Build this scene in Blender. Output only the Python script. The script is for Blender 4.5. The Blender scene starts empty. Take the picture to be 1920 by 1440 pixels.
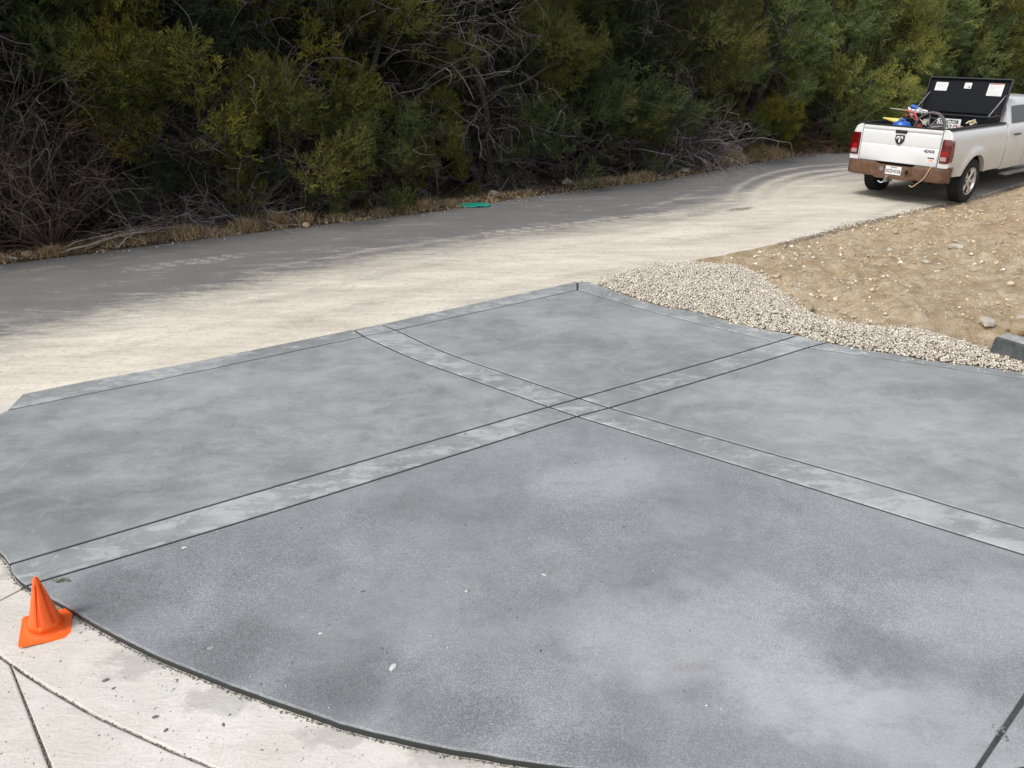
import bpy, bmesh, math, random
import numpy as np
from mathutils import Vector, Matrix, noise
from mathutils.geometry import tessellate_polygon

random.seed(7)
rng = np.random.default_rng(11)
scene = bpy.context.scene
col = scene.collection
PI = math.pi

# ------------------------------------------------------------------ camera
F_PX, CX, CY, HZ0, HZ1, CAM_H = 1450.0, 960.0, 720.0, 66.0, 44.0, 3.22
_a = np.array([-CX, HZ0 - CY, F_PX]); _b = np.array([CX, HZ1 - CY, F_PX])
_n = np.cross(_b, _a); _n /= np.linalg.norm(_n)
if _n[1] > 0: _n = -_n
_f = np.array([0, 0, 1.0]) - _n * _n[2]; _f /= np.linalg.norm(_f)
_r = np.cross(_f, _n)
cam_data = bpy.data.cameras.new('camera'); cam = bpy.data.objects.new('camera', cam_data); col.objects.link(cam)
cam_data.sensor_width = 36.0; cam_data.lens = 36.0 * F_PX / 1920.0
cam_data.clip_start = 0.05; cam_data.clip_end = 1500
M3 = Matrix(((_r[0], -_r[1], -_r[2]), (_f[0], -_f[1], -_f[2]), (_n[0], -_n[1], -_n[2])))
cam.matrix_world = Matrix.Translation((0, 0, CAM_H)) @ M3.to_4x4()
scene.camera = cam

# ------------------------------------------------------------------ light
SUN_EL, SUN_AZ = math.radians(52), math.radians(232)   # azimuth clockwise from +Y: behind and left of the viewer
w = bpy.data.worlds.new('World'); scene.world = w; w.use_nodes = True
wn = w.node_tree; wn.nodes.clear()
sky = wn.nodes.new('ShaderNodeTexSky'); sky.sky_type = 'NISHITA'; sky.sun_disc = False
sky.sun_elevation = SUN_EL; sky.sun_rotation = SUN_AZ; sky.dust_density = 3.0; sky.air_density = 1.0; sky.ozone_density = 1.0
hs = wn.nodes.new('ShaderNodeHueSaturation'); hs.inputs['Saturation'].default_value = 0.30
bg = wn.nodes.new('ShaderNodeBackground'); bg.inputs['Strength'].default_value = 0.125
wo = wn.nodes.new('ShaderNodeOutputWorld')
wn.links.new(sky.outputs[0], hs.inputs['Color']); wn.links.new(hs.outputs[0], bg.inputs['Color']); wn.links.new(bg.outputs[0], wo.inputs[0])
sl = bpy.data.lights.new('sun', 'SUN'); sl.energy = 1.5; sl.angle = math.radians(14); sl.color = (1.0, 0.96, 0.9)
so = bpy.data.objects.new('sun', sl); col.objects.link(so)
sd = Vector((math.sin(SUN_AZ) * math.cos(SUN_EL), math.cos(SUN_AZ) * math.cos(SUN_EL), math.sin(SUN_EL)))
so.rotation_euler = sd.to_track_quat('Z', 'Y').to_euler(); so.location = sd * 50
scene.view_settings.view_transform = 'Standard'; scene.view_settings.look = 'None'
scene.view_settings.exposure = 0.48; scene.view_settings.gamma = 1.0; scene.view_settings.use_curve_mapping = False

# ------------------------------------------------------------------ helpers
def px(x, y, z=0.0):
    """world point on the level z seen at photograph pixel (x, y)"""
    d = np.array([x - CX, y - CY, F_PX]); s = -(CAM_H - z) / (d @ _n); q = s * d
    return Vector((q @ _r, q @ _f, z))

def tag(o, label=None, cat=None, group=None, kind=None):
    if label: o['label'] = label
    if cat: o['category'] = cat
    if group: o['group'] = group
    if kind: o['kind'] = kind
    return o

def empty(name, loc=(0, 0, 0), rz=0.0):
    o = bpy.data.objects.new(name, None); o.empty_display_size = 0.1
    o.location = loc; o.rotation_euler = (0, 0, rz); col.objects.link(o); return o

class MB:
    def __init__(s): s.v = []; s.f = []
    def add(s, v, f):
        b = len(s.v); s.v += [tuple(p) for p in v]; s.f += [tuple(i + b for i in q) for q in f]; return s
    def box(s, c, d, rot=None):
        P = [Vector((sx * d[0] / 2, sy * d[1] / 2, sz * d[2] / 2)) for sx in (-1, 1) for sy in (-1, 1) for sz in (-1, 1)]
        if rot: P = [rot @ p for p in P]
        P = [p + Vector(c) for p in P]
        return s.add(P, [(0, 1, 3, 2), (4, 6, 7, 5), (0, 4, 5, 1), (2, 3, 7, 6), (0, 2, 6, 4), (1, 5, 7, 3)])
    def tube(s, pts, r, n=8, caps=True):
        pts = [Vector(p) for p in pts]; k = len(pts)
        rs = r if isinstance(r, (list, tuple)) else [r] * k
        V = []; up = None
        for i, p in enumerate(pts):
            t = (pts[min(i + 1, k - 1)] - pts[max(i - 1, 0)]).normalized()
            if up is None:
                up = Vector((0, 0, 1)) if abs(t.z) < .9 else Vector((1, 0, 0))
            a = t.cross(up).normalized(); b = a.cross(t).normalized(); up = b
            for j in range(n):
                an = 2 * PI * j / n; V.append(p + (a * math.cos(an) + b * math.sin(an)) * rs[i])
        Fc = [(i * n + j, i * n + (j + 1) % n, (i + 1) * n + (j + 1) % n, (i + 1) * n + j) for i in range(k - 1) for j in range(n)]
        if caps: Fc += [tuple(range(n - 1, -1, -1)), tuple((k - 1) * n + j for j in range(n))]
        return s.add(V, Fc)
    def lathe(s, prof, n=24, M=None, closed=False):
        """prof: (radius, height) pairs about local z"""
        V = []; k = len(prof)
        for r, h in prof:
            for j in range(n):
                a = 2 * PI * j / n; V.append(Vector((r * math.cos(a), r * math.sin(a), h)))
        Fc = [(i * n + j, i * n + (j + 1) % n, ((i + 1) % k) * n + (j + 1) % n, ((i + 1) % k) * n + j) for i in range(k if closed else k - 1) for j in range(n)]
        if M: V = [M @ p for p in V]
        return s.add(V, Fc)
    def prism(s, poly, axis_fn, d0, d1):
        """poly of (u, v); axis_fn(u, v, d) -> point"""
        n = len(poly); V = [axis_fn(u, v, d0) for u, v in poly] + [axis_fn(u, v, d1) for u, v in poly]
        Fc = [tuple(range(n - 1, -1, -1)), tuple(range(n, 2 * n))] + [(i, (i + 1) % n, n + (i + 1) % n, n + i) for i in range(n)]
        return s.add(V, Fc)
    def grid(s, P):
        r = len(P); c = len(P[0]); V = [p for row in P for p in row]
        return s.add(V, [(i * c + j, i * c + j + 1, (i + 1) * c + j + 1, (i + 1) * c + j) for i in range(r - 1) for j in range(c - 1)])
    def build(s, name, mat, parent=None, smooth=False, bevel=0.0, recalc=True, mesh_only=False):
        me = bpy.data.meshes.new(name); me.from_pydata([tuple(p) for p in s.v], [], s.f); me.update()
        if recalc or bevel:
            bm = bmesh.new(); bm.from_mesh(me)
            if recalc: bmesh.ops.recalc_face_normals(bm, faces=bm.faces)
            if bevel:
                ed = [e for e in bm.edges if len(e.link_faces) == 2 and e.calc_face_angle(0) > .5]
                bmesh.ops.bevel(bm, geom=ed, offset=bevel, segments=2, affect='EDGES', clamp_overlap=True)
            bm.to_mesh(me); bm.free()
        if mat: me.materials.append(mat)
        if smooth:
            me.shade_smooth()
            if hasattr(me, 'set_sharp_from_angle'): me.set_sharp_from_angle(angle=math.radians(38))
        if mesh_only: return me
        o = bpy.data.objects.new(name, me); col.objects.link(o)
        if parent: o.parent = parent
        return o

def np_mesh(name, V, Q, mat, tint=None, smooth=False):
    """fast mesh from numpy: V (n,3), Q (m,k) faces"""
    me = bpy.data.meshes.new(name); m, k = Q.shape
    me.vertices.add(len(V)); me.vertices.foreach_set('co', np.ascontiguousarray(V, dtype=np.float32).ravel())
    me.loops.add(m * k); me.loops.foreach_set('vertex_index', np.ascontiguousarray(Q, dtype=np.int32).ravel())
    me.polygons.add(m); me.polygons.foreach_set('loop_start', np.arange(0, m * k, k, dtype=np.int32))
    me.update(calc_edges=True)
    if tint is not None:
        a = me.attributes.new('tint', 'FLOAT', 'POINT'); a.data.foreach_set('value', np.ascontiguousarray(tint, dtype=np.float32))
    me.materials.append(mat)
    if smooth: me.shade_smooth()
    me.validate(); return me

def link(name, me, parent=None, loc=None):
    o = bpy.data.objects.new(name, me); col.objects.link(o)
    if parent: o.parent = parent
    if loc is not None: o.location = loc
    return o

# ------------------------------------------------------------------ materials
class NT:
    def __init__(s, name):
        s.m = bpy.data.materials.new(name); s.m.use_nodes = True; s.t = s.m.node_tree; s.t.nodes.clear()
        s.out = s.t.nodes.new('ShaderNodeOutputMaterial'); s.b = s.t.nodes.new('ShaderNodeBsdfPrincipled')
        s.t.links.new(s.b.outputs[0], s.out.inputs[0]); s._c = None
    def n(s, typ, **kw):
        nd = s.t.nodes.new(typ)
        for k, v in kw.items(): setattr(nd, k, v)
        return nd
    def l(s, a, b): s.t.links.new(a, b)
    def coord(s, scale=(1, 1, 1), rot=(0, 0, 0), loc=(0, 0, 0), kind='Object'):
        tc = s.n('ShaderNodeTexCoord'); mp = s.n('ShaderNodeMapping'); s.l(tc.outputs[kind], mp.inputs[0])
        mp.inputs['Scale'].default_value = scale; mp.inputs['Rotation'].default_value = rot; mp.inputs['Location'].default_value = loc
        return mp.outputs[0]
    def noise(s, scale, detail=4, rough=.55, co=None, dist=0.0):
        nd = s.n('ShaderNodeTexNoise'); nd.inputs['Scale'].default_value = scale; nd.inputs['Detail'].default_value = detail
        nd.inputs['Roughness'].default_value = rough; nd.inputs['Distortion'].default_value = dist
        s.l(co if co is not None else s.coord(), nd.inputs['Vector']); return nd.outputs[0]
    def ramp(s, fac, stops, interp='LINEAR'):
        r = s.n('ShaderNodeValToRGB'); r.color_ramp.interpolation = interp; e = r.color_ramp.elements
        while len(e) < len(stops): e.new(.5)
        for i, (p, c) in enumerate(stops):
            e[i].position = p; e[i].color = (c, c, c, 1) if not hasattr(c, '__len__') else (*c, 1)
        s.l(fac, r.inputs[0]); return r.outputs[0]
    def mix(s, fac, a, b, mode='MIX'):
        m = s.n('ShaderNodeMix', data_type='RGBA', blend_type=mode)
        for sock, v in ((m.inputs[0], fac), (m.inputs[6], a), (m.inputs[7], b)):
            if isinstance(v, (int, float)): sock.default_value = v
            elif isinstance(v, tuple): sock.default_value = (*v, 1)
            else: s.l(v, sock)
        return m.outputs[2]
    def math(s, op, a, b=0.0, c=None):
        m = s.n('ShaderNodeMath', operation=op)
        for i, v in enumerate((a, b, c)):
            if v is None: continue
            if isinstance(v, (int, float)): m.inputs[i].default_value = v
            else: s.l(v, m.inputs[i])
        return m.outputs[0]
    def attr(s, name):
        a = s.n('ShaderNodeAttribute'); a.attribute_name = name; return a.outputs['Fac']
    def bump(s, h, dist=.01, strength=1.0):
        b = s.n('ShaderNodeBump'); b.inputs['Distance'].default_value = dist; b.inputs['Strength'].default_value = strength
        s.l(h, b.inputs['Height']); s.l(b.outputs[0], s.b.inputs['Normal'])
    def set(s, color=None, rough=None, metal=None, spec=None, **kw):
        for k, v in (('Base Color', color), ('Roughness', rough), ('Metallic', metal), ('Specular IOR Level', spec)):
            if v is None: continue
            if isinstance(v, (int, float)): s.b.inputs[k].default_value = v
            elif isinstance(v, tuple): s.b.inputs[k].default_value = (*v, 1)
            else: s.l(v, s.b.inputs[k])
        for k, v in kw.items(): s.b.inputs[k.replace('_', ' ')].default_value = v
        return s.m

def plain(name, c, rough=.6, metal=0.0, spec=.5, var=.12, scale=6.0, bump=0.0, **kw):
    t = NT(name); n = t.noise(scale, 5)
    cc = t.mix(t.ramp(n, [(.3, 0.0), (.7, 1.0)]), tuple(x * (1 - var) for x in c), tuple(min(1, x * (1 + var)) for x in c))
    if bump: t.bump(t.noise(scale * 8, 4), bump)
    return t.set(cc, rough, metal, spec, **kw)

ROAD_A = math.radians(31.0)   # heading of the straight part of the road

def blob(t, c, rx, ry, soft=.6, nz=1.6, amt=1.1):
    """painted patch with a ragged outline, in metres on the ground"""
    mp = t.coord((1 / rx, 1 / ry, 0), (0, 0, 0), (-c[0] / rx, -c[1] / ry, 0))
    ln = t.n('ShaderNodeVectorMath', operation='LENGTH'); t.l(mp, ln.inputs[0])
    f = t.math('SUBTRACT', t.math('ADD', 1.0, t.math('MULTIPLY', t.math('SUBTRACT', t.noise(nz, 6, .62), .5), amt * 2)), ln.outputs['Value'])
    return t.ramp(f, [(0.0, 0.0), (soft, 1.0)])

def concrete(name, lo, hi, blotch, streak_a, speck=.35, rough=(.32, .55), patches=(), bl_scale=2.4, crisp=False):
    t = NT(name)
    big = t.noise(.5, 6, .6, dist=.4); mid = t.noise(2.7, 8, .68, dist=.7)
    st = t.noise(bl_scale, 9, .74, t.coord((.8, 1.7, 1), (0, 0, -streak_a)), .35)
    vo = t.n('ShaderNodeTexVoronoi'); vo.inputs['Scale'].default_value = 210; t.l(t.coord(), vo.inputs['Vector'])
    sc_ = t.n('ShaderNodeSeparateColor'); t.l(vo.outputs['Color'], sc_.inputs[0]); fine = sc_.outputs[0]
    f = t.math('ADD', t.math('MULTIPLY', big, .5), t.math('MULTIPLY', mid, .5))
    c = t.mix(t.ramp(f, [(.41, 0.0), (.59, 1.0)]), lo, hi)
    for p in patches: c = t.mix(t.math('MULTIPLY', blob(t, *p[:3]), p[3]), c, p[4])
    white = t.ramp(t.math('ADD', t.math('MULTIPLY', st, .7), t.math('MULTIPLY', big, .3)), [(.505, 0.0), (.54, .75), (.60, 1.0)] if crisp else [(.47, 0.0), (.56, .5), (.66, 1.0)])
    c = t.mix(t.math('MULTIPLY', white, blotch), c, (.53, .548, .55))
    # thin scuffed trowel marks
    sc2 = t.noise(3.5, 9, .8, t.coord((2.2, .8, 1), (0, 0, .5)), 2.0); c = t.mix(t.math('MULTIPLY', t.ramp(sc2, [(.585, 0.0), (.62, 1.0)]), blotch * .6), c, (.56, .57, .57))
    dark = t.ramp(t.noise(4.3, 9, .75, t.coord((.8, 1.5, 1), (0, 0, .4)), .8), [(.32, 1.0), (.50, 0.0)])
    c = t.mix(t.math('MULTIPLY', dark, .30), c, tuple(x * .62 for x in lo))
    g = t.ramp(fine, [(0.0, tuple(x * .30 for x in lo)), (.5, tuple((a + b) / 2 for a, b in zip(lo, hi))), (1.0, (.66, .68, .70))])
    c = t.mix(t.math('MULTIPLY', t.ramp(t.noise(.6, 4), [(.40, .5), (.6, 1.2)]), speck), c, g)
    r = t.ramp(t.noise(1.1, 6, .65), [(.38, rough[0]), (.62, rough[1])])
    t.bump(t.math('ADD', fine, t.math('MULTIPLY', st, 1.5)), .0010, .5)
    return t.set(c, r, 0.0, .5)

SHEEN = (.42, .445, .465)
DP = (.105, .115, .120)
fr_p = [(px(1330, 1190), 1.05, .65, .62, SHEEN), (px(1750, 1380), .75, .5, .5, (.49, .515, .54)), (px(1130, 900), .75, .45, .5, SHEEN), (px(1850, 1150), .9, .5, .5, SHEEN), (px(1500, 1300), .5, .35, .5, (.49, .515, .54)),  # bluish sky sheen painted into the front panel colour as pale blobs
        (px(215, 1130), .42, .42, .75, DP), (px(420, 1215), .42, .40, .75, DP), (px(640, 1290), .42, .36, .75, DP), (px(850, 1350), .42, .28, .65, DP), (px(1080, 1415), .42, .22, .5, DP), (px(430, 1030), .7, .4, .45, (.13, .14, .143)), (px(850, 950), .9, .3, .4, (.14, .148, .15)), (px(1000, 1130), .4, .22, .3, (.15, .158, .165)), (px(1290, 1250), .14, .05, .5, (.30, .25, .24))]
sl_p = [(px(1150, 610), 1.3, .55, .45, (.40, .42, .435)), (px(1080, 650), .7, .3, .4, (.20, .21, .205)), (px(420, 870), 1.2, .5, .4, (.16, .168, .168)), (px(120, 950), 1.0, .5, .6, (.145, .153, .154)), (px(250, 830), 1.1, .45, .4, (.17, .178, .18)), (px(550, 720), 1.6, .5, .35, (.34, .355, .37)), (px(1600, 800), 1.5, .5, .3, (.34, .355, .36)), (px(1700, 700), 1.2, .35, .4, (.36, .37, .365))]
m_slab = concrete('panel_concrete', (.215, .227, .231), (.32, .336, .344), .36, ROAD_A, .12, patches=sl_p)
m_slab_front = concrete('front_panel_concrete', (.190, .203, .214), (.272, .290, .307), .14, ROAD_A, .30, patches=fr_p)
m_band = concrete('band_concrete', (.215, .228, .233), (.335, .352, .361), .62, ROAD_A, .12, bl_scale=4.5, crisp=True)
m_formed = plain('damp_formed_edge', (.07, .075, .073), .6, var=.3, scale=10, bump=.003)
m_joint2 = plain('lower_joint_mortar', (.06, .063, .064), .8, var=.4, scale=30, bump=.004)
m_joint = plain('joint_dark_mortar', (.035, .036, .036), .8, scale=14, bump=.004)  # dark mortar at the bottom of the panel joints

def old_concrete():
    t = NT('old_pale_concrete')
    a = t.noise(1.1, 6, .6, dist=.5); b = t.noise(6, 8, .7, t.coord((.6, 2.0, 1), (0, 0, .9)), 1.2); c = t.noise(60, 3)
    cc = t.mix(t.ramp(a, [(.35, 0.0), (.65, 1.0)]), (.58, .555, .50), (.70, .68, .63))
    cc = t.mix(t.math('MULTIPLY', t.ramp(b, [(.40, 1.0), (.52, 0.0)]), .32), cc, (.52, .49, .44))
    cc = t.mix(t.math('MULTIPLY', t.ramp(t.noise(2.6, 5), [(.55, 0.0), (.7, 1.0)]), .4), cc, (.64, .57, .49))
    cc = t.mix(.12, cc, t.ramp(c, [(.35, .2), (.65, .8)]))
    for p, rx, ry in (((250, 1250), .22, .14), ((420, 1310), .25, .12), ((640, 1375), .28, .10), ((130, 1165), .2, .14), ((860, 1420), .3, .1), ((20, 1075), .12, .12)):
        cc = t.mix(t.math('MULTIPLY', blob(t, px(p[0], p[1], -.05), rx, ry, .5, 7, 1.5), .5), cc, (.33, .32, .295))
    cc = t.mix(t.math('MULTIPLY', t.ramp(t.noise(3.1, 9, .78, dist=1.0), [(.55, 0.0), (.66, 1.0)]), .3), cc, (.50, .45, .38))
    t.bump(t.math('ADD', t.math('MULTIPLY', b, 2.0), t.math('MULTIPLY', c, .4)), .006, .8)
    return t.set(cc, .75, 0, .3)
m_old = old_concrete()

def asphalt():
    t = NT('dusty_asphalt')
    dust = t.attr('dust'); track = t.attr('track')
    co = t.coord((.5, 2.2, 1), (0, 0, -ROAD_A))
    st = t.noise(1.6, 8, .72, co, .7); n2 = t.noise(7, 7, .7, t.coord((.35, 1.6, 1), (0, 0, -ROAD_A)), .5); fine = t.noise(140, 3)
    base = t.mix(t.ramp(st, [(.3, 0.0), (.7, 1.0)]), (.135, .133, .131), (.20, .196, .192))
    base = t.mix(.35, base, t.ramp(fine, [(.36, .05), (.5, .15), (.66, .34)]))
    # thin chalky smears everywhere
    sm = t.ramp(t.math('ADD', t.math('MULTIPLY', n2, .5), t.math('MULTIPLY', st, .5)), [(.54, 0.0), (.66, 1.0)])
    base = t.mix(t.math('MULTIPLY', sm, .45), base, (.42, .40, .37))
    n3 = t.noise(24, 6, .75, t.coord((.5, 1.4, 1), (0, 0, -ROAD_A)), .4)
    d = t.math('ADD', dust, t.math('MULTIPLY', t.math('SUBTRACT', t.math('ADD', t.math('MULTIPLY', st, .30), t.math('ADD', t.math('MULTIPLY', n2, .38), t.math('MULTIPLY', n3, .32))), .5), 2.4))
    dm = t.ramp(d, [(.22, 0.0), (.55, .50), (1.05, 1.0)])
    dcol = t.mix(t.ramp(t.noise(1.3, 7, .65, t.coord((.4, 1.6, 1), (0, 0, -ROAD_A)), .5), [(.35, 0.0), (.65, 1.0)]), (.55, .495, .405), (.74, .685, .58))
    dcol = t.mix(t.math('MULTIPLY', t.ramp(t.noise(14, 8, .75), [(.36, 1.0), (.48, 0.0)]), .5), dcol, (.36, .325, .29))
    dcol = t.mix(.12, dcol, t.ramp(fine, [(.35, .2), (.65, .85)]))
    c = t.mix(dm, base, dcol)
    tk = t.math('MULTIPLY', track, t.ramp(n2, [(.3, .15), (.55, 1.0)]))
    c = t.mix(t.math('MULTIPLY', tk, .8), c, (.60, .55, .475))
    n9 = t.noise(11, 7, .75, t.coord((.5, 1.4, 1), (0, 0, -ROAD_A)), .6)
    c = t.mix(t.math('MULTIPLY', t.attr('stain'), t.ramp(n9, [(.38, 0.0), (.52, .8)])), c, (.10, .082, .065))
    c = t.mix(t.math('MULTIPLY', t.attr('clay'), t.ramp(n9, [(.46, 0.0), (.60, .6)])), c, (.44, .34, .22))
    # white crumbs
    cr = t.ramp(t.noise(26, 2, .5), [(.69, 0.0), (.73, 1.0)])
    c = t.mix(t.math('MULTIPLY', cr, t.ramp(dust, [(.05, .12), (.5, .7)])), c, (.68, .65, .6))
    t.bump(fine, .004, .7)
    return t.set(c, .82, 0, .25)
m_road = asphalt()

def dirt():
    t = NT('tan_caliche_dirt')
    a = t.noise(.8, 6, .6, dist=.6); b = t.noise(5, 8, .72, dist=.4); f = t.noise(45, 6, .75)
    c = t.mix(t.ramp(a, [(.34, 0.0), (.66, 1.0)]), (.50, .37, .225), (.68, .535, .36))
    c = t.mix(t.math('MULTIPLY', t.ramp(b, [(.50, 0.0), (.60, 1.0)]), .75), c, (.78, .68, .52))
    c = t.mix(t.math('MULTIPLY', t.ramp(b, [(.36, 1.0), (.48, 0.0)]), .6), c, (.36, .27, .18))
    c = t.mix(t.math('MULTIPLY', t.attr('orange'), .8), c, (.50, .34, .185))
    c = t.mix(t.math('MULTIPLY', t.ramp(f, [(.55, 0.0), (.62, 1.0)]), .7), c, (.76, .69, .56))
    c = t.mix(t.math('MULTIPLY', t.ramp(f, [(.34, 1.0), (.44, 0.0)]), .5), c, (.20, .155, .11))
    t.bump(t.math('ADD', t.math('MULTIPLY', b, 2.2), f), .045, 1.0)
    return t.set(c, .95, 0, .1)
m_dirt = dirt()

def forest_floor():
    t = NT('leaf_litter_soil')
    b = t.noise(4, 8, .75, dist=.5); f = t.noise(38, 5, .7)
    c = t.mix(t.ramp(b, [(.35, 0.0), (.65, 1.0)]), (.075, .055, .038), (.17, .125, .085))
    c = t.mix(t.math('MULTIPLY', t.ramp(f, [(.55, 0.0), (.65, 1.0)]), .7), c, (.30, .235, .165))
    t.bump(t.math('ADD', b, f), .04, 1.0)
    return t.set(c, .95, 0, .1)
m_floor = forest_floor()

def stone_mat(name, a, b, rough=.85):
    t = NT(name); r = t.attr('tint'); n = t.noise(30, 4)
    c = t.mix(r, a, b); c = t.mix(t.math('MULTIPLY', t.ramp(n, [(.3, 1.0), (.5, 0.0)]), .35), c, tuple(x * .55 for x in a))
    t.bump(n, .002, .6); return t.set(c, rough, 0, .2)
m_gravel = stone_mat('white_limestone_gravel', (.38, .33, .27), (.84, .78, .68))
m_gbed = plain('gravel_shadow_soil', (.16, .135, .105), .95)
m_pebble = stone_mat('tan_pebbles', (.40, .32, .23), (.88, .81, .69))
m_chip = stone_mat('grey_concrete_chips', (.12, .12, .115), (.66, .66, .64))

def leafmat(name, dark, light, yellow, amt=.5):
    t = NT(name); v = t.attr('tint'); oi = t.n('ShaderNodeObjectInfo')
    c = t.mix(v, dark, light)
    y = t.ramp(t.math('ADD', t.math('MULTIPLY', t.noise(.9, 3, .5), .75), t.math('MULTIPLY', oi.outputs['Random'], .25)), [(.46, 0.0), (.62, 1.0)])
    c = t.mix(t.math('MULTIPLY', y, t.math('MULTIPLY', v, amt)), c, yellow)
    c = t.mix(1.0, c, oi.outputs['Color'], 'MULTIPLY')
    t.set(c, .75, 0, .22)
    tr = t.n('ShaderNodeBsdfTranslucent'); t.l(c, tr.inputs[0]); mx = t.n('ShaderNodeMixShader'); mx.inputs[0].default_value = .22
    t.l(t.b.outputs[0], mx.inputs[1]); t.l(tr.outputs[0], mx.inputs[2]); t.l(mx.outputs[0], t.out.inputs[0])
    return t.m
m_juniper = leafmat('juniper_foliage', (.032, .047, .024), (.120, .140, .054), (.22, .19, .045), .8)
m_oakleaf = leafmat('oak_foliage', (.05, .06, .03), (.15, .165, .085), (.16, .15, .07), .3)
m_bark = plain('shaggy_grey_bark', (.085, .07, .058), .95, spec=.1, var=.5, scale=22, bump=.01)
def twigmat(name, a, b):
    t = NT(name); v = t.attr('tint'); oi = t.n('ShaderNodeObjectInfo')
    return t.set(t.mix(1.0, t.mix(v, a, b), oi.outputs['Color'], 'MULTIPLY'), .9, 0, .15)
m_twig = twigmat('dead_grey_twigs', (.06, .053, .05), (.29, .265, .255))
m_vine = twigmat('brown_vine_stems', (.042, .034, .029), (.16, .13, .108))
m_branch = plain('bleached_dead_wood', (.42, .37, .31), .85, spec=.2, var=.25, scale=14, bump=.004)
m_grass = stone_mat('dry_straw_grass', (.36, .25, .14), (.78, .62, .40))
m_litter = stone_mat('dead_leaves', (.16, .085, .045), (.42, .27, .15))

m_white = plain('white_car_paint', (.72, .73, .735), .28, spec=.5, var=.03, scale=2.0, Coat_Weight=.5, Coat_Roughness=.08)
def dirty_white():
    t = NT('white_paint_dusty'); g = t.n('ShaderNodeTexCoord'); sp = t.n('ShaderNodeSeparateXYZ'); t.l(g.outputs['Object'], sp.inputs[0])
    n = t.noise(4, 6, .65)
    f = t.math('ADD', t.math('MULTIPLY', sp.outputs[2], -1.0), t.math('MULTIPLY', n, .55))
    d = t.ramp(t.math('ADD', f, 1.0), [(.10, 0.0), (.75, 1.0)])
    c = t.mix(t.math('MULTIPLY', d, .55), (.74, .745, .74), (.50, .46, .40))
    return t.set(c, .35, 0, .5, Coat_Weight=.35, Coat_Roughness=.15)
m_white2 = dirty_white()
m_black = plain('black_textured_plastic', (.018, .018, .02), .55, bump=.001, scale=40)
m_box = plain('black_powder_coat', (.004, .005, .009), .6, spec=.2, scale=9)
m_rubber = plain('tyre_rubber', (.03, .03, .031), .85, spec=.25, scale=18, var=.25)
m_chrome = plain('chromed_wheel_metal', (.72, .72, .71), .3, 1.0, var=.12)
m_steel = plain('greyed_steel', (.30, .30, .30), .45, .8, var=.25)
m_glass = plain('tinted_window_glass', (.012, .015, .018), .06, spec=.8)
m_red = plain('red_tail_lens', (.11, .003, .005), .18, spec=.6, Coat_Weight=.6, Coat_Roughness=.05)
m_red2 = plain('bright_red_reflector', (.33, .008, .008), .15, spec=.6)
m_clear = plain('clear_reverse_lens', (.40, .27, .26), .2, spec=.6)
def rustbrown():
    t = NT('brown_rusty_bumper'); n = t.noise(9, 7, .7, t.coord((1, 1, 2.0)), .4)
    c = t.mix(t.ramp(n, [(.35, 0.0), (.65, 1.0)]), (.10, .055, .036), (.19, .105, .066)); 
    return t.set(c, t.ramp(n, [(.3, .45), (.7, .7)]), .2, .4)
m_rust = rustbrown()
m_dkgrey = plain('grey_step_plastic', (.12, .115, .11), .7, var=.25, scale=12)
m_label = plain('white_label_paper', (.78, .78, .78), .6, var=.04)
m_ink = plain('dark_ink', (.03, .03, .035), .6)
m_inkg = plain('grey_ink', (.35, .36, .38), .6)
m_inkr = plain('faded_red_ink', (.62, .22, .18), .6)
m_orange_ink = plain('orange_sticker_ink', (.75, .20, .08), .6)
m_blue = plain('blue_plastic', (.02, .12, .50), .35, spec=.5)
m_yellow = plain('yellow_plastic', (.74, .62, .16), .5)
m_redp = plain('worn_red_paint', (.36, .05, .04), .5, var=.35, scale=16)
m_pink = plain('dusty_pink_cloth', (.46, .25, .24), .9, var=.25, scale=14)
m_rope = plain('tan_rope', (.60, .46, .28), .9)
def conemat():
    t = NT('fluorescent_orange_plastic')
    return t.set(t.mix(t.ramp(t.noise(8, 4), [(.3, 0.0), (.7, 1.0)]), (.98, .125, .012), (1.0, .16, .02)), .42, 0, .45, Subsurface_Weight=.15, Subsurface_Radius=(.04, .015, .005))
m_cone = conemat()
m_cone_in = plain('orange_cone_inside', (1.0, .09, .01), .5)
m_teal = plain('turquoise_plastic', (.02, .36, .27), .4, var=.2)
m_block = plain('dark_weathered_block', (.075, .08, .082), .7, var=.5, scale=9, bump=.006)
m_blocktop = plain('grey_dusty_block_top', (.33, .335, .33), .85, var=.25, scale=9, bump=.004)
m_rock = plain('orange_limestone', (.50, .385, .26), .9, var=.3, scale=9, bump=.01)
m_rockw = plain('pale_limestone', (.60, .55, .46), .9, var=.2, scale=9, bump=.01)
m_moss = plain('green_sprig', (.10, .12, .04), .9, var=.3)
m_inner = plain('dark_underbody', (.012, .012, .012), .85)

# ------------------------------------------------------------------ ground geometry helpers
def catmull(P, step=.15):
    P = [Vector(p) for p in P]; out = []
    Q = [P[0] * 2 - P[1]] + P + [P[-1] * 2 - P[-2]]
    for i in range(1, len(Q) - 2):
        a, b, c, d = Q[i - 1], Q[i], Q[i + 1], Q[i + 2]
        k = max(1, int((c - b).length / step))
        for j in range(k):
            t = j / k
            out.append(.5 * ((2 * b) + (c - a) * t + (2 * a - 5 * b + 4 * c - d) * t * t + (3 * b - a - 3 * c + d) * t ** 3))
    out.append(P[-1]); return out
def pc(pts, step=.15, z=0.0): return catmull([px(x, y, z) for x, y in pts], step)

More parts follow.
